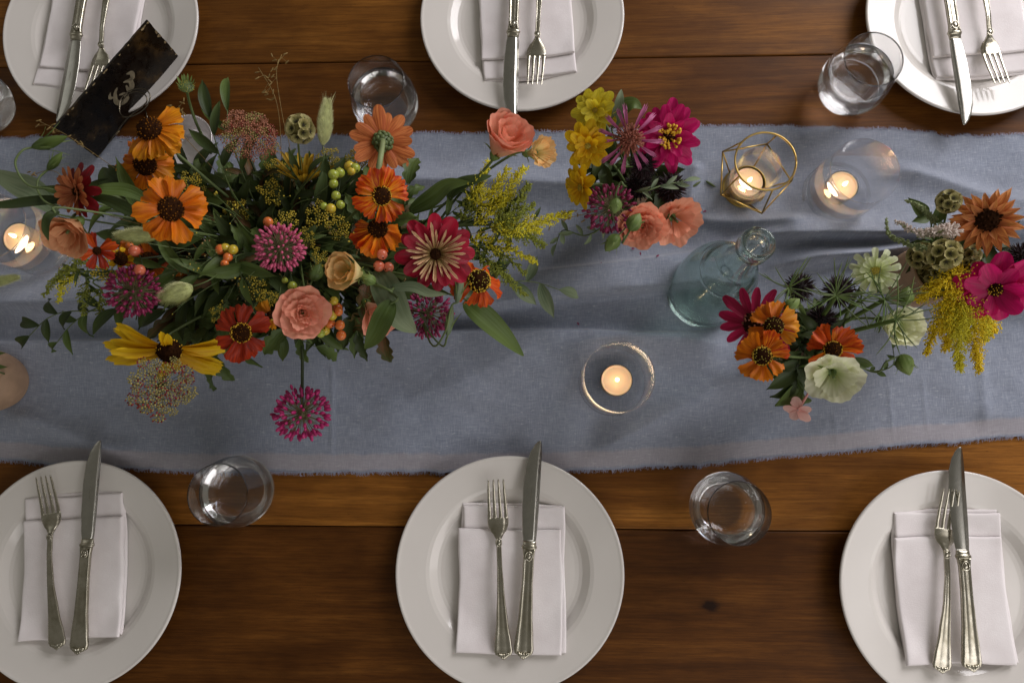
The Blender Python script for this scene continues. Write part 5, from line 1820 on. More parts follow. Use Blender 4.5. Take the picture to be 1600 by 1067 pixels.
# lace
umbel("lace_flower", "rust tinged lace flower head hanging over the runner below the yellow coneflower", "flower", 252, 606, 0.205, 56, (0.0, 0.15), A, 36, 26, 0.027, [(LACE_G, LACE_R), (LACE_G, LACE_R), LACE_G], group="flat lace flower heads", sub=0.19, dome=0.12)
umbel("lace_flower", "dense pinkish brown lace flower head over the far edge of the runner", "flower", 392, 205, 0.190, 50, (0.1, -0.45), A, 40, 26, 0.026, [(LACE_P, LACE_R), LACE_P, (LACE_G, LACE_P)], group="flat lace flower heads", sub=0.20, dome=0.5, stem_r=0.0014, ray_mat=G_STEM2)
DL = [(425, 300, .16, 24, "above the pink allium"), (450, 345, .19, 22, "touching the top of the pink allium"), (500, 335, .18, 26, "under the green berries"), (560, 250, .17, 24, "below the terracotta zinnia's back"), (515, 245, .16, 20, "beneath the bunny tail"), (395, 450, .18, 26, "below the pink allium's near side"), (370, 330, .15, 22, "left of the ridged bowl rim"), (478, 372, .19, 20, "beside the pink allium"), (530, 360, .17, 24, "in the heart of the arrangement"), (345, 490, .17, 18, "above the rust red helenium"), (418, 468, .19, 18, "over the tiny golden blossom"), (300, 285, .17, 22, "near the silver bowl"), (500, 405, .18, 20, "beside the cream yellow bloom"), (170, 425, .19, 26, "behind the wine pink allium"), (430, 262, .15, 18, "beside the dull yellow flower")]
for px, py, z, r, w in DL:
    umbel("dill_flower", "sparse yellow dill flower " + w, "flower", px, py, z, r, (rnd.uniform(-.3, .3), rnd.uniform(-.3, .3)), A, 10, 10, 0.062, [DILL, DILL, DOT_YG], group="yellow dill flowers in the large arrangement", sub=0.27, dome=0.35, stem_r=0.0007)

# berries
berries("green berry cluster near the fire streaked helenium", A, [(521, 273, 8.5, 'green'), (531, 270, 8, 'green'), (521, 287, 7.5, 'green'), (525, 306, 7.5, 'green'), (517, 326, 8, 'yellow'), (532, 320, 7, 'green'), (506, 322, 6, 'green')], 0.205)
berries("pair of yellow green berries below the terracotta zinnia", A, [(546, 260, 8.5, 'yellow'), (555, 263, 8, 'green'), (549, 268, 6.5, 'yellow')], 0.195)
berries("coral berries beside the crimson zinnia", A, [(597, 398, 8.5, 'coral'), (592, 416, 9, 'coral'), (607, 418, 8.5, 'coral')], 0.215)
berries("orange berry string hanging by the peach rose-like bloom", A, [(516, 479, 7.5, 'yellow'), (527, 481, 8, 'orange'), (519, 493, 8, 'yellow'), (529, 487, 7, 'orange'), (516, 505, 8, 'orange'), (508, 516, 8, 'yellow'), (501, 521, 7, 'green'), (531, 508, 8, 'orange'), (533, 524, 8, 'orange'), (522, 470, 7, 'yellow')], 0.185)
berries("orange berries on a twig amid dark leaves", A, [(345, 390, 8.5, 'orange'), (352, 388, 8, 'yellow'), (364, 390, 8, 'yellow'), (356, 402, 7.5, 'orange'), (351, 412, 6.5, 'orange')], 0.200)
berries("single orange red berry above the pink allium", A, [(419, 347, 8, 'orange')], 0.215)
berries("lime berry beside the peach rose-like bloom", A, [(457, 447, 7.5, 'green'), (445, 438, 5, 'green')], 0.215)
berries("coral berries under the horizontal bunny tail", A, [(210, 392, 9, 'coral'), (218, 422, 9, 'coral'), (203, 384, 6, 'orange')], 0.200)

# goldenrod plumes
goldenrod("yellow green goldenrod spray fanning out above the crimson zinnia", A, [
    [(735, 318, .150), (745, 298, .160), (763, 252, .165)], [(742, 330, .150), (765, 300, .165), (794, 264, .170)], [(760, 335, .150), (790, 300, .165), (820, 262, .165)], [(775, 345, .150), (806, 325, .165), (826, 288, .165)],
    [(770, 350, .155), (800, 342, .170), (836, 320, .165)], [(780, 356, .150), (835, 348, .160), (893, 334, .150)], [(770, 362, .150), (815, 368, .160), (851, 384, .150)], [(720, 345, .145), (735, 320, .155), (750, 290, .155)], [(740, 352, .15), (772, 330, .16), (800, 305, .16)], [(765, 356, .155), (805, 358, .165), (845, 362, .155)]],
    [ROD_Y, ROD_G, ROD_Y], 3.6, 0.0110, leaf=3)
goldenrod("green goldenrod spray drooping toward the runner beside the burnt orange helenium", A, [
    [(755, 380, .145), (800, 392, .150), (839, 410, .135)], [(750, 385, .140), (790, 400, .145), (822, 428, .130)], [(745, 400, .140), (785, 430, .140), (822, 462, .120)], [(740, 392, .14), (770, 415, .145), (800, 436, .135)], [(735, 375, .145), (760, 372, .15), (800, 380, .15)]],
    [ROD_G, ROD_Y, ROD_G], 2.2, 0.0080, leaf=4)
goldenrod("dull goldenrod spray hanging in the shade below the pale peach bloom", A, [
    [(130, 420, .17), (95, 430, .175), (68, 462, .155)], [(125, 425, .17), (100, 445, .17), (91, 472, .155)], [(140, 440, .165), (130, 465, .16), (131, 492, .145)], [(158, 450, .16), (155, 480, .155), (156, 508, .14)], [(150, 410, .175), (115, 415, .18), (85, 440, .17)]],
    [ROD_G, ROD_Y, ROD_G], 2.0, 0.0075, leaf=2)

# foliage of the large arrangement
SPR = [
    ([(330, 300, .13), (300, 262, .15), (262, 262, .14)], 9, .040, .30, LEAF_D, 'lance', "dark sprig reaching to the silver bowl"),
    ([(380, 330, .13), (345, 250, .17), (326, 175, .18)], 7, .042, .28, LEAF_D, 'lance', "upright dark sprig in front of the silver bowl"),
    ([(400, 320, .13), (360, 215, .17), (355, 168, .17)], 4, .046, .20, LEAF, 'lance', "narrow upright sprig before the brown lace flower"),
    ([(360, 340, .13), (300, 310, .15), (330, 290, .15)], 8, .036, .42, LEAF, 'lobed', "lobed sprig beside the large orange helenium"),
    ([(430, 330, .12), (405, 280, .13), (440, 262, .13)], 6, .036, .50, LEAF, 'lobed', "lobed sprig under the brown lace flower"),
    ([(350, 400, .13), (290, 400, .16), (230, 398, .17)], 9, .046, .26, LEAF_D, 'lance', "dark sprig under the orange heleniums"),
    ([(360, 420, .13), (310, 430, .17), (245, 415, .18)], 8, .050, .24, LEAF, 'lance', "long leaved sprig above the plump bunny tail"),
    ([(380, 440, .13), (320, 455, .15), (250, 490, .14)], 9, .040, .30, LEAF_D, 'lance', "dark sprig below the plump bunny tail"),
    ([(390, 450, .12), (350, 500, .14), (300, 520, .13)], 8, .038, .50, LEAF, 'lobed', "lobed sprig between the coneflower and rust helenium"),
    ([(390, 470, .12), (345, 540, .13), (335, 580, .10)], 6, .042, .50, LEAF, 'lobed', "lobed sprig drooping on the runner by the yellow coneflower"),
    ([(420, 460, .12), (400, 490, .14), (390, 470, .15)], 7, .040, .34, LEAF_D, 'lance', "dark sprig behind the rust red helenium"),
    ([(470, 440, .12), (480, 470, .14), (440, 520, .13)], 6, .036, .46, LEAF, 'lobed', "lobed sprig under the peach rose-like bloom"),
    ([(500, 430, .12), (545, 480, .14), (560, 525, .13)], 8, .040, .40, LEAF_D, 'lobed', "dark lobed sprig beside the berry string"),
    ([(520, 410, .12), (580, 450, .15), (600, 530, .12)], 7, .042, .46, LEAF_R, 'lobed', "reddish lobed sprig under the peach trumpet bloom"),
    ([(520, 390, .12), (560, 350, .16), (570, 300, .17)], 7, .040, .42, LEAF, 'lobed', "lobed sprig behind the fire streaked helenium"),
    ([(540, 380, .12), (620, 340, .16), (640, 280, .16)], 7, .032, .50, LEAF, 'lobed', "lobed sprig above the crimson zinnia"),
    ([(480, 370, .12), (500, 330, .15), (530, 300, .16)], 8, .044, .28, LEAF_D, 'lance', "dark sprig among the green berries"),
    ([(450, 360, .12), (460, 310, .15), (486, 270, .17)], 6, .042, .22, LEAF_D, 'lance', "dark narrow sprig crossing the dull yellow flower"),
    ([(400, 380, .12), (340, 370, .16), (300, 352, .17)], 9, .044, .28, LEAF, 'lance', "green sprig amid the orange berries"),
    ([(420, 400, .13), (370, 400, .18), (380, 440, .19)], 6, .044, .26, LEAF, 'lance', "folded green sprig beside the pink allium"),
    ([(480, 400, .12), (520, 400, .16), (560, 395, .17)], 8, .042, .30, LEAF_D, 'lance', "dark sprig behind the cream yellow bloom"),
    ([(540, 420, .12), (620, 450, .15), (650, 440, .16)], 7, .044, .26, LEAF_D, 'lance', "dark sprig under the crimson zinnia"),
    ([(360, 360, .12), (260, 290, .18), (180, 290, .20)], 7, .040, .34, LEAF_D, 'lance', "dark sprig behind the golden heleniums"),
    ([(340, 370, .12), (220, 330, .20), (140, 310, .23)], 6, .050, .24, LEAF, 'lance', "green sprig running to the maroon zinnia"),
    ([(320, 430, .12), (200, 480, .16), (90, 490, .12), (40, 530, .08)], 11, .036, .34, LEAF_D, 'lance', "wilting dark sprig trailing over the runner into the shade"),
    ([(320, 430, .12), (180, 470, .15), (120, 500, .11), (85, 540, .07)], 8, .034, .34, LEAF, 'lance', "small wilting sprig hanging beside the dull goldenrod"),
    ([(640, 420, .12), (760, 440, .13), (830, 440, .10), (880, 455, .07)], 7, .042, .36, LEAF_G, 'lance', "grey green sprig stretching over the folds beyond the orange helenium"),
    ([(600, 390, .12), (680, 350, .14), (720, 320, .15)], 9, .030, .22, LEAF, 'lance', "feathery sprig at the root of the goldenrod fan"),
    ([(460, 420, .11), (450, 440, .14), (470, 430, .15)], 8, .038, .32, LEAF_D, 'lance', "dark sprig in the very middle of the large arrangement"),
    ([(420, 370, .11), (400, 360, .14), (380, 380, .15)], 8, .038, .32, LEAF_D, 'lance', "dark sprig over the bowl mouth"),
    ([(500, 440, .11), (560, 440, .14), (600, 470, .14)], 8, .038, .32, LEAF_D, 'lance', "dark sprig under the coral berries"),
    ([(440, 450, .11), (460, 520, .13), (500, 545, .11)], 5, .034, .46, LEAF, 'lobed', "lobed sprig peeping out beside the straight allium stem"),
]
for path, n, L, wd, mt, shp, w in SPR:
    sprig("leafy " + w if not w.startswith("leafy") else w, A, path, n, L, wd, mt, shp)
LEAVES = [
    ("broad smooth green leaf with the stem of the large peach bloom", [(640, 330, .135), (672, 312, .15), (700, 290, .16), (735, 285, .165)], .019, LEAF),
    ("second smooth leaf beside the large peach bloom's stem", [(700, 312, .15), (715, 290, .16), (745, 280, .165), (768, 275, .165)], .013, LEAF_D),
    ("long pointed green leaf lying out over the runner below the orange helenium", [(726, 470, .15), (752, 490, .15), (786, 522, .13), (818, 556, .10)], .024, LEAF),
    ("wide folded leaf crossing in front of the peach trumpet bloom", [(590, 425, .21), (606, 455, .22), (625, 495, .215), (650, 520, .20)], .030, LEAF_G),
    ("second wide leaf crossing the peach trumpet bloom the other way", [(612, 470, .225), (600, 495, .225), (585, 525, .21), (570, 545, .20)], .021, LEAF),
    ("thin curling leaf under the crimson zinnia", [(610, 450, .23), (645, 448, .235), (670, 458, .235), (698, 460, .235)], .010, LEAF_G),
    ("thick leaf tip pointing at the maroon zinnia", [(235, 315, .235), (200, 298, .245), (165, 296, .25), (145, 297, .25)], .013, LEAF),
    ("dark narrow leaf under the maroon zinnia's stem", [(232, 345, .235), (195, 325, .24), (165, 312, .245), (140, 310, .245)], .012, LEAF_D),
    ("pale blurred leaf in the shade by the frame", [(90, 330, .20), (55, 300, .21), (20, 285, .20), (-20, 265, .19)], .026, LEAF_G),
    ("dark stem-like leaf running out of the frame in the shade", [(110, 312, .245), (60, 314, .25), (10, 320, .25), (-40, 322, .25)], .010, LEAF_D),
    ("small curling leaf over the pale peach bloom", [(92, 330, .275), (76, 340, .28), (72, 358, .275), (76, 376, .27)], .009, LEAF_D),
    ("round smooth leaf behind the golden helenium", [(190, 300, .20), (175, 285, .205), (165, 275, .205), (160, 262, .20)], .022, LEAF_D),
]
for lb, pts, w, mt in LEAVES:
    blade(lb, pts, w, mt)
# curling pea-like tendrils and buds in the shade
bud("curled green bud hanging in front of the mirror sign's lower end", 78, 222, 0.255, 66, 18, 12, at(140, 330, .2), LEAF, stem_via=[(95, 300, .25), (45, 290, .255), (24, 258, .26), (34, 236, .26)], group="curled buds in the shade")
bud("second curled bud next to the maroon zinnia", 86, 252, 0.250, 38, 13, 42, at(140, 330, .2), LEAF, stem_via=[(80, 320, .25), (60, 300, .25), (60, 280, .25)], group="curled buds in the shade")
bud("upright twisted green bud in front of the burnt orange helenium", 718, 448, 0.215, 52, 14, 80, at(640, 430, .12), LEAF_G, stem_via=[(672, 535, .18), (695, 520, .20), (705, 480, .21)])
bud("slender green bud between crimson zinnia and long pointed leaf", 703, 500, 0.190, 50, 13, 80, at(640, 430, .12), LEAF_G, stem_via=[(660, 500, .16), (690, 540, .17), (698, 528, .185)])
bud("small round green bud beside the cream yellow bloom", 576, 436, 0.235, 24, 18, 150, A, LEAF_L)
bud("closed olive bud wrapped in green tips left of the cream yellow bloom", 494, 425, 0.215, 30, 22, 60, A, LEAF)
b = Bloom("daisy_bud", "green button flower on a bent stem between sign and brown lace flower", "flower", 291, 136, 0.215, 16, (-0.15, -0.7), at(330, 240, .14), "closed green buds in the arrangements")
b.petals([petal(b.r * 0.8, b.r * 0.22, LEAF_L, 'lance', (0.3, 0.2), 0.3, 0, 5)], 14, 0.5, 0.1, 0.7, 0.2)
b.disc(0.72, 0.5, G_STEM, DOT_YG, None)
for lb, path in (("fine dry grass wisp over the far planks behind the seed pod", [(455, 260, .16), (441, 180, .17), (432, 115, .18), (440, 86, .18)]), ("short dry grass wisp arching beside the far planks", [(440, 250, .16), (432, 160, .19), (404, 106, .18)]),
                 ("dry grass wisp beside the button flower", [(330, 260, .16), (290, 215, .19), (276, 185, .19), (280, 165, .19)]), ("thin grass stem running from the goldenrod to the far bouquet", [(600, 385, .15), (740, 365, .16), (880, 342, .15), (950, 325, .14)]),
                 ("brown grass stem crossing the shaded end of the runner", [(300, 340, .15), (190, 270, .20), (110, 215, .20), (62, 190, .19)]), ("reddish grass stem in the shade below the curled buds", [(150, 330, .20), (90, 270, .19), (50, 275, .18), (38, 290, .17)])):
    wisp(lb, A, path)

# ------------------------------------------------------------------ second bouquet: yellow and hot pink
ZG = "zinnia blooms in the arrangements"
ZY = lambda m: [(10, 0.95, 0.05, -0.04, m, 1.1), (9, 0.78, 0.35, 0.0, m, 1.0), (7, 0.52, 0.75, 0.04, m, 0.8)]
zinnia("zinnia_flower", "lemon yellow zinnia at the top of the far bouquet", 930, 173, 0.165, 38, (-0.2, -0.15), B, [], ZY(YEL2_P), core=DOT_YG, dots=DOT_Y, disc_r=0.16, group=ZG)
zinnia("zinnia_flower", "golden yellow zinnia just under the lemon one", 919, 228, 0.170, 38, (-0.2, 0.1), B, [], ZY(YEL_P), core=DOT_YG, dots=DOT_Y, disc_r=0.18, group=ZG)
zinnia("zinnia_flower", "yellow zinnia turned on edge above the wine allium", 908, 293, 0.165, 34, (-1.5, 0.25), B, [], [(10, 0.95, 0.2, -0.04, YEL_P, 1.1), (9, 0.78, 0.5, 0.0, YEL_P, 1.0)], core=DOT_YG, dots=DOT_Y, group=ZG)
b = zinnia("zinnia_flower", "hot pink zinnia with a tufted yellow centre beside the bee balm", 1044, 214, 0.175, 54, (0.1, 0.0), B, [], [(11, 0.95, -0.05, -0.06, PINK_P, 1.0), (10, 0.84, 0.15, 0.0, PINK_P, 1.0), (7, 0.6, 0.45, 0.04, PINK_P, 0.8)], core=DISC_D, dots=BEE_C, disc_r=0.22, dome=0.8, group=ZG, shape='strap', wide=0.40)
tuft = []
for k in range(40):
    a = rnd.uniform(0, 6.28); rr_ = b.r * rnd.uniform(0.08, 0.28)
    p = Vector((rr_ * math.cos(a), rr_ * math.sin(a), b.r * 0.22))
    q = p + Vector((math.cos(a), math.sin(a), 1.2)) * b.r * rnd.uniform(.04, .12)
    tuft.append(tube([p, q], b.r * 0.02, 4, False)); tuft.append(shift(blob(b.r * 0.045, 6, 4), Matrix.Translation(q)))
build("yellow_florets", *join(tuft), DOT_Y, b.root, matrix=b.H, stuff=True)


def bee_balm(label, px, py, z, rpx, lean, base):
    b = Bloom("bee_balm_flower", label, "flower", px, py, z, rpx, lean, near(base))
    ms = [petal(b.r * 0.75, b.r * 0.16, MAUVE_P, 'wedge', (0.15, -0.45), 0.8, 0.12, 700 + k, rag=0.05) for k in range(4)]
    b.petals(ms, 15, 0.34, -0.05, 0.05, 0.35)
    parts = []
    for q in fib_dirs(130, 0.0, 1.0, 0.08, b.R):
        parts.append(tube([q * b.r * 0.15, q * b.r * b.R.uniform(0.42, 0.56)], [b.r * 0.025, b.r * 0.02], 5))
    build("tube_florets", *join(parts), BEE_C, b.root, matrix=b.H, stuff=True)
    build("core", *blob(b.r * 0.3, 12, 8), BEE_C, b.root, matrix=b.H)
    return b


bee_balm("mauve bee balm with a brown tufted middle between yellow and hot pink zinnias", 983, 218, 0.190, 48, (0.0, 0.1), B)
spiky_cone("dark spiky cone head right under the bee balm", 1006, 258, 0.160, 24, B)
spiky_cone("dark spiky cone head below the hot pink zinnia, poking out over the cloth", 1048, 294, 0.150, 27, B, (0.4, 0.3))
spiky_cone("dark spiky cone head above the wine allium in the far bouquet", 998, 290, 0.135, 25, B)
allium("wine allium globe between the green buds of the far bouquet", 953, 326, 0.155, 42, B, ALL_3, 130)
lisianthus("coral ruffled bloom under the dark cone heads, opening downward", 1004, 356, 0.160, 40, (0.1, 0.45), B, CORAL_P, ROSE, 0.05)
lisianthus("coral trumpet bloom dusted with dark flecks, next to the bottle", 1060, 348, 0.150, 42, (0.5, 0.45), B, CORAL_P, [(5, 0.80, 0.12, 0.98, 1.2, 0.9), (4, 0.8, 0.10, 0.6, 1.4, 0.95)], 0.06, 0.9)
bud("nodding green bud over the wine allium", 961, 322, 0.200, 26, 20, 262, B, LEAF_L, stem_via=[(975, 290, .20), (970, 285, .21), (963, 300, .21)])
bud("plump green bud beside the coral ruffled bloom", 992, 347, 0.185, 30, 24, 60, at(965, 370, .13), LEAF_L)
bud("drooping green bud below the wine allium", 956, 380, 0.160, 34, 22, 230, B, LEAF_L)
blade("grey green leaf standing behind the lemon zinnia", [(958, 200, .15), (964, 180, .17), (968, 158, .18), (971, 140, .18)], .012, LEAF_G, base=B)
blade("broad leaf between the lemon and hot pink zinnias", [(966, 185, .15), (975, 168, .165), (990, 162, .17), (1003, 170, .165)], .016, LEAF, base=B)
sprig("olive grass sprig crossing under the hot pink zinnia", B, [(1000, 300, .16), (1035, 290, .17), (1075, 282, .16)], 7, .020, .24, WISP if False else LEAF_G, 'lance', spread=0.4)
sprig("dark leaves filling the far bouquet", B, [(960, 260, .11), (940, 250, .13), (930, 270, .13)], 9, .036, .4, LEAF_D)
sprig("dark leaves between the cone heads", B, [(1010, 290, .10), (1025, 270, .12), (1030, 300, .12)], 8, .034, .4, LEAF_D)
sprig("seeded green stem leaning from the far bouquet over the folds", B, [(950, 345, .12), (915, 368, .10), (880, 360, .09), (868, 385, .07)], 9, .020, .30, LEAF_G)
for k, (px, py, a) in enumerate(((1086, 291, 0.6), (1110, 288, -0.6))):
    p = at(px, py, 0.004)
    o = build("fallen_seed", *blob(0.008, 8, 6, 1.0, 0.22, 0.2), G_STEM)
    o.location = (p.x, p.y, cloth_z(p.x, p.y) + 0.002); o.rotation_euler = (0, 0, a)
    tag(o, ("olive grass seed fallen on the runner nearer the cone head", "olive grass seed fallen on the runner nearer the brass holder")[k], "seed", "fallen grass seeds")

# ------------------------------------------------------------------ third bouquet: orange and white
b = zinnia("coneflower", "deep rose coneflower with petals pointing at the bottle base", 1180, 505, 0.150, 58, (-0.35, 0.0), C, [], [(14, 1.0, -0.15, 0.0, ECHI_P, 0.62)], core=DISC_D, dots=BEE_C, disc_r=0.30, dome=0.9, shape='strap', group="coneflowers in the arrangements")
helenium("orange yellow helenium on top of the deep rose coneflower", 1209, 510, 0.185, 42, (0.1, -0.05), C, [GOLD_P, ORANGE_P], 9, 0.36, 0.0, 0.8, None, dots=DOT_YG)
helenium("orange helenium with a golden ringed eye at the near side of its bouquet", 1191, 556, 0.190, 42, (-0.05, 0.1), C, [FIRE_P, ORANGE_P, ORANGE_P], 10, 0.36, -0.05, 0.7, DOT_Y, dots=DOT_YG)
helenium("red orange helenium with a dark eye touching the white bloom", 1301, 546, 0.170, 42, (0.15, 0.1), C, [FIRE_P, EMBER_P], 11, 0.34, 0.05, 0.6, DOT_Y)
lisianthus("white ruffled bloom opening downward in front of the red orange helenium", 1303, 592, 0.205, 44, (0.1, 0.50), C, WHITE_P, [(5, 0.85, 0.10, 1.0, 1.1, 0.85), (4, 0.85, 0.08, 0.68, 1.3, 0.95)], 0.05, 0.9)
lisianthus("greenish white bloom lying sideways near the hanging goldenrod", 1402, 508, 0.150, 36, (0.6, 0.15), C, WHITE_P, [(5, 0.85, 0.18, 0.9, 0.9, 1.5), (4, 0.9, 0.15, 0.7, 1.0, 1.5), (3, 1.1, 0.1, 0.45, 1.2, 1.4)], 0.05, 1.3)
b = zinnia("scabious_flower", "pale green white flower with an olive eye between votive and pods", 1368, 424, 0.165, 36, (0.15, -0.05), at(1340, 500, .09), [], [(14, 0.95, -0.1, -0.05, PALEG_P, 0.62), (13, 0.8, 0.15, 0.0, PALEG_P, 0.6), (11, 0.55, 0.5, 0.03, PALEG_P, 0.6)], core=DOT_YG, dots=DOT_YG, disc_r=0.32, dome=0.4, shape='wedge')
spiky_cone("dark spiky cone head nearest the bottle in its bouquet", 1249, 449, 0.155, 25, C)
spiky_cone("dark spiky cone head tangled in green threads", 1311, 456, 0.150, 28, C)
spiky_cone("dark spiky cone head low between the orange heleniums", 1283, 500, 0.115, 26, C)
bud("drooping pale green bud below the sideways greenish white bloom", 1415, 570, 0.120, 34, 26, 285, C, LEAF_L, stem_via=[(1360, 580, .10), (1385, 565, .12)])
bud("pale green round bud above the greenish white bloom", 1416, 462, 0.160, 28, 22, 80, C, LEAF_L)
bud("small green bud above the orange yellow helenium", 1238, 476, 0.185, 28, 20, 40, C, LEAF_L)


def love_in_mist(label, px, py, z, base, n=26, L=0.04, group="thread-leaved green collars"):
    h = at(px, py, z)
    bs = near(base, 0.008)
    r = thing("thread_leaf_stem", label, "foliage", tuple(bs), 0, group)
    hh = h - bs
    build("stem", *tube(spline([Vector((0, 0, 0)), hh * 0.5 + Vector((0, 0, 0.008)), hh], 6), [0.0024] * 13, 7), LEAF_L, r)
    R = random.Random(int(px))
    for k in range(n):
        a = R.uniform(0, 6.28)
        d = Vector((math.cos(a), math.sin(a), R.uniform(-.1, .7))).normalized()
        s = Vector((-math.sin(a), math.cos(a), 0)) * R.uniform(-.5, .5)
        l = L * R.uniform(.6, 1.2)
        P = [hh, hh + d * l * 0.5 + s * l * 0.1, hh + d * l + s * l * 0.5 + Vector((0, 0, R.uniform(-.2, .3) * l))]
        build("thread_leaf", *tube(spline(P, 5), [0.0006] * 9 + [0.0004, 0.0002], 5), G_STEM if k % 3 else LEAF_L, r)
    return r


love_in_mist("green thread-like collar around the tangled cone head", 1306, 462, 0.175, C, 24, .036)
love_in_mist("green thread-like collar above the greenish white bloom", 1382, 468, 0.165, C, 28, .034)
love_in_mist("green thread-like leaves around the cone head nearest the bottle", 1232, 450, 0.165, C, 16, .036)
love_in_mist("long green threads falling across the greenish white bloom", 1400, 500, 0.195, C, 10, .040)
love_in_mist("thick pale stem with threads holding up the pale green white flower", 1345, 470, 0.135, C, 12, .030)
sprig("dark leaf cluster under the near orange helenium", C, [(1250, 560, .10), (1245, 580, .10), (1240, 600, .09)], 9, .034, .42, LEAF_D, t0=0.1)
sprig("green leaf pair beside the blush florets", C, [(1250, 580, .09), (1252, 605, .08), (1255, 622, .06)], 5, .036, .5, LEAF, t0=0.3)
sprig("dark leaves in the middle of the orange and white bouquet", C, [(1270, 540, .09), (1280, 530, .11), (1270, 515, .12)], 9, .032, .42, LEAF_D, t0=0.1)
sprig("thin twig with green knots by the white bloom", C, [(1335, 570, .10), (1365, 580, .09), (1395, 570, .10), (1395, 540, .11)], 6, .012, .45, LEAF, t0=0.4)
# blush florets
b = Bloom("phlox_blossom", "pale blush long-tubed blossom hanging at the near end of its bouquet", "flower", 1247, 640, 0.085, 25, (-0.25, 0.75), at(1272, 600, .10), stem=False)
b.petals([petal(b.r * 0.95, b.r * 0.75, BLUSH_P, 'ellipse', (0.05, -0.1), 0.2, 0, 820 + k) for k in range(3)], 5, 0.04, 0.0, 0.1, 0.1)
h = b.head - b.base
build("flower_tube", *tube(spline([Vector((0, 0, 0)), h * 0.5, h], 5), [0.0011, 0.0011, 0.0012, 0.0012, 0.0013, 0.0014, 0.0015, 0.0016, 0.0017, 0.0018, 0.002], 8), BLUSH_P, b.root)

# ------------------------------------------------------------------ fourth bouquet: pods, rudbeckia, goldenrod
zinnia("rudbeckia_flower", "apricot rudbeckia with a hollow dark cone at the edge of the frame", 1543, 345, 0.175, 54, (0.15, -0.05), D, [], [(20, 0.98, -0.2, -0.05, RUDB_P, 0.6), (19, 0.86, 0.10, 0.0, RUDB_P, 0.55), (12, 0.66, 0.45, 0.03, RUDB_P, 0.5)], core=DISC_D, dots=DISC_D, disc_r=0.40, dome=0.6, shape='lance')
zinnia("zinnia_flower", "hot pink zinnia with curled petals beside the hanging goldenrod", 1555, 452, 0.165, 54, (0.15, 0.3), D, [], [(9, 0.98, -0.05, -0.06, PINK_P, 1.3), (7, 0.8, 0.35, 0.0, PINK_P, 1.2)], core=DISC_D, dots=DOT_Y, disc_r=0.2, dome=0.8, group=ZG)
scabiosa_pod("round papery seed pod at the top, next to the apricot rudbeckia", 1482, 315, 0.165, 21, D, n=18)
scabiosa_pod("largest papery seed pod just above the hanging goldenrod", 1476, 398, 0.165, 28, D, n=20)
scabiosa_pod("small papery seed pod under the apricot rudbeckia", 1516, 398, 0.140, 18, D, (0.2, 0), n=14)
scabiosa_pod("small papery seed pod touching the curled hot pink zinnia", 1516, 414, 0.145, 16, D, n=14)
scabiosa_pod("brown papery seed pod sunk in the vase mouth", 1440, 400, 0.100, 24, D, n=18)
scabiosa_pod("brown papery seed pod at the vase rim", 1456, 424, 0.090, 22, D, n=18)
spiky_cone("dark spiky cone head cut off by the frame beside the hot pink zinnia", 1597, 402, 0.150, 26, D)
spiky_cone("dark spiky cone head just inside the frame below the rudbeckia", 1578, 418, 0.12, 18, D)
goldenrod("bright yellow goldenrod hanging out of the vase onto the runner", D, [
    [(1500, 428, .150), (1468, 445, .150), (1432, 470, .125)], [(1500, 440, .145), (1476, 470, .140), (1462, 510, .115), (1446, 552, .085)], [(1502, 445, .145), (1490, 480, .140), (1485, 520, .115), (1478, 546, .095)], [(1505, 445, .145), (1500, 490, .140), (1498, 540, .105), (1499, 578, .075)],
    [(1510, 445, .145), (1520, 490, .140), (1525, 540, .105), (1529, 580, .075)], [(1515, 445, .145), (1538, 480, .135), (1548, 510, .115), (1550, 520, .105)], [(1495, 435, .15), (1500, 425, .155), (1492, 415, .15)], [(1505, 460, .145), (1508, 500, .135), (1512, 530, .11)], [(1492, 470, .14), (1480, 500, .13), (1470, 520, .11)], [(1520, 470, .14), (1535, 500, .13), (1540, 530, .1)], [(1500, 470, .145), (1495, 500, .135), (1490, 525, .115)]],
    [ROD_D, ROD_D, ROD_D, ROD_Y], 5.5, 0.0130)


def spike(label, pts, mat, w, base, dens=1.0):
    bs = near(base, 0.006)
    r = thing("veronica_spike", label, "flower", tuple(bs), 0, "white flower spikes beside the seed pods")
    path = spline([at(*q) - bs for q in pts], 8)
    build("stem", *tube(spline([Vector((0, 0, 0)), path[0] * 0.6 + Vector((0, 0, 0.008)), path[0]], 5), 0.0010, 6), G_STEM, r)
    build("spike_axis", *tube(path, [w * 0.35 * (1 - 0.7 * i / len(path)) for i in range(len(path))], 6), VER_G, r)
    R = random.Random(int(pts[0][0]))
    parts = []
    for k in range(int(240 * dens)):
        u = R.random(); f = u * (len(path) - 1); i = min(int(f), len(path) - 2)
        p = path[i].lerp(path[i + 1], f - i)
        d = Vector((R.gauss(0, 1), R.gauss(0, 1), R.gauss(0.1, 1))).normalized()
        ww = w * (1 - 0.75 * u)
        parts.append(shift(blob(0.0008 + ww * 0.16, 5, 4, 0.6, 0.6, 1.5), Matrix.Translation(p + d * ww * 0.8) @ aim(d)))
    build("spike_florets", *join(parts), mat, r, stuff=True)
    return r


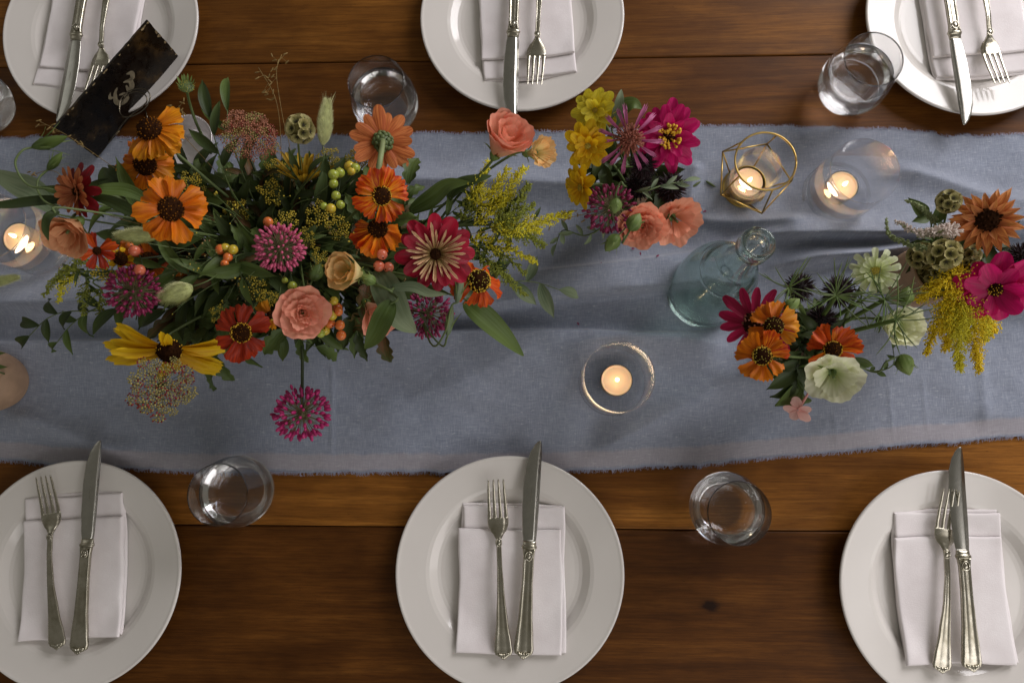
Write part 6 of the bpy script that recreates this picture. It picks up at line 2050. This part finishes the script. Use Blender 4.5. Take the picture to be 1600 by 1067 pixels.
spike("plump white flower spike above the largest seed pod", [(1490, 360, .165), (1470, 361, .165), (1435, 364, .155), (1400, 346, .135)], VER_W, 0.0085, D, 1.6)
spike("thin green tipped spike reaching toward the clear votive", [(1460, 345, .150), (1440, 325, .150), (1415, 313, .135)], VER_G, 0.0035, D)
spike("thin drooping spike curling at its tip", [(1445, 388, .140), (1410, 378, .130), (1388, 365, .115), (1385, 342, .11)], VER_G, 0.0040, D)
sprig("green leaf pair under the white flower spike", D, [(1455, 350, .12), (1445, 335, .13)], 4, .026, .5, LEAF)
sprig("dark leaves behind the apricot rudbeckia", D, [(1510, 390, .11), (1530, 380, .13), (1560, 390, .13)], 8, .036, .42, LEAF_D)
sprig("dark leaves over the hanging goldenrod's root", D, [(1500, 430, .10), (1520, 440, .12), (1540, 470, .11)], 7, .030, .42, LEAF_D)
sprig("green sprig rising from the squat tan bud vase", at(-24, 590, .07), [(-10, 575, .10), (-4, 556, .13)], 6, .020, .4, LEAF)

# packed greenery round the vase mouths
greenery("foliage", "packed dark leaves filling the large arrangement between its flowers", 425, 402, 225, 128, 0.085, 0.20, 640, [LEAF_D, LEAF, LEAF, LEAF_R], 0.036, 0.34)
greenery("foliage", "packed dark leaves inside the yellow and hot pink bouquet", 985, 288, 62, 55, 0.080, 0.125, 70, [LEAF_D, LEAF], 0.026, 0.34)
greenery("foliage", "packed dark leaves inside the orange and white bouquet", 1262, 545, 66, 50, 0.070, 0.115, 80, [LEAF_D, LEAF], 0.026, 0.36)
greenery("foliage", "packed dark leaves under the pods and rudbeckia", 1505, 410, 62, 48, 0.075, 0.115, 70, [LEAF_D, LEAF], 0.026, 0.36)
fine_stems("hair-thin stems and seed dots all through the large arrangement", 430, 385, 235, 135, 0.09, 0.22, 60, [G_STEM, DILL, WISP])

for k, (px, py) in enumerate(((985, 391), (998, 404), (1103, 331), (936, 418), (1018, 412), (905, 508))):
    p = at(px, py, 0.004)
    me = petal(0.005, 0.0022, ALL_3, 'lance', (0.2, -0.3), 0.6, 0, k, 6, 4, name="fallen_petal")
    o = obj("fallen_petal", me)
    o.location = (p.x, p.y, cloth_z(p.x, p.y) + 0.0012); o.rotation_euler = (0, 0, k * 1.7)
    tag(o, "tiny wine red petal crumb on the runner " + ("below the coral ruffled bloom", "between coral bloom and bottle", "between coral trumpet and brass holder", "beyond the drooping green bud", "closest to the bottle shoulder", "in the fold near the lone votive")[k], "petal", "petal crumbs on the runner")
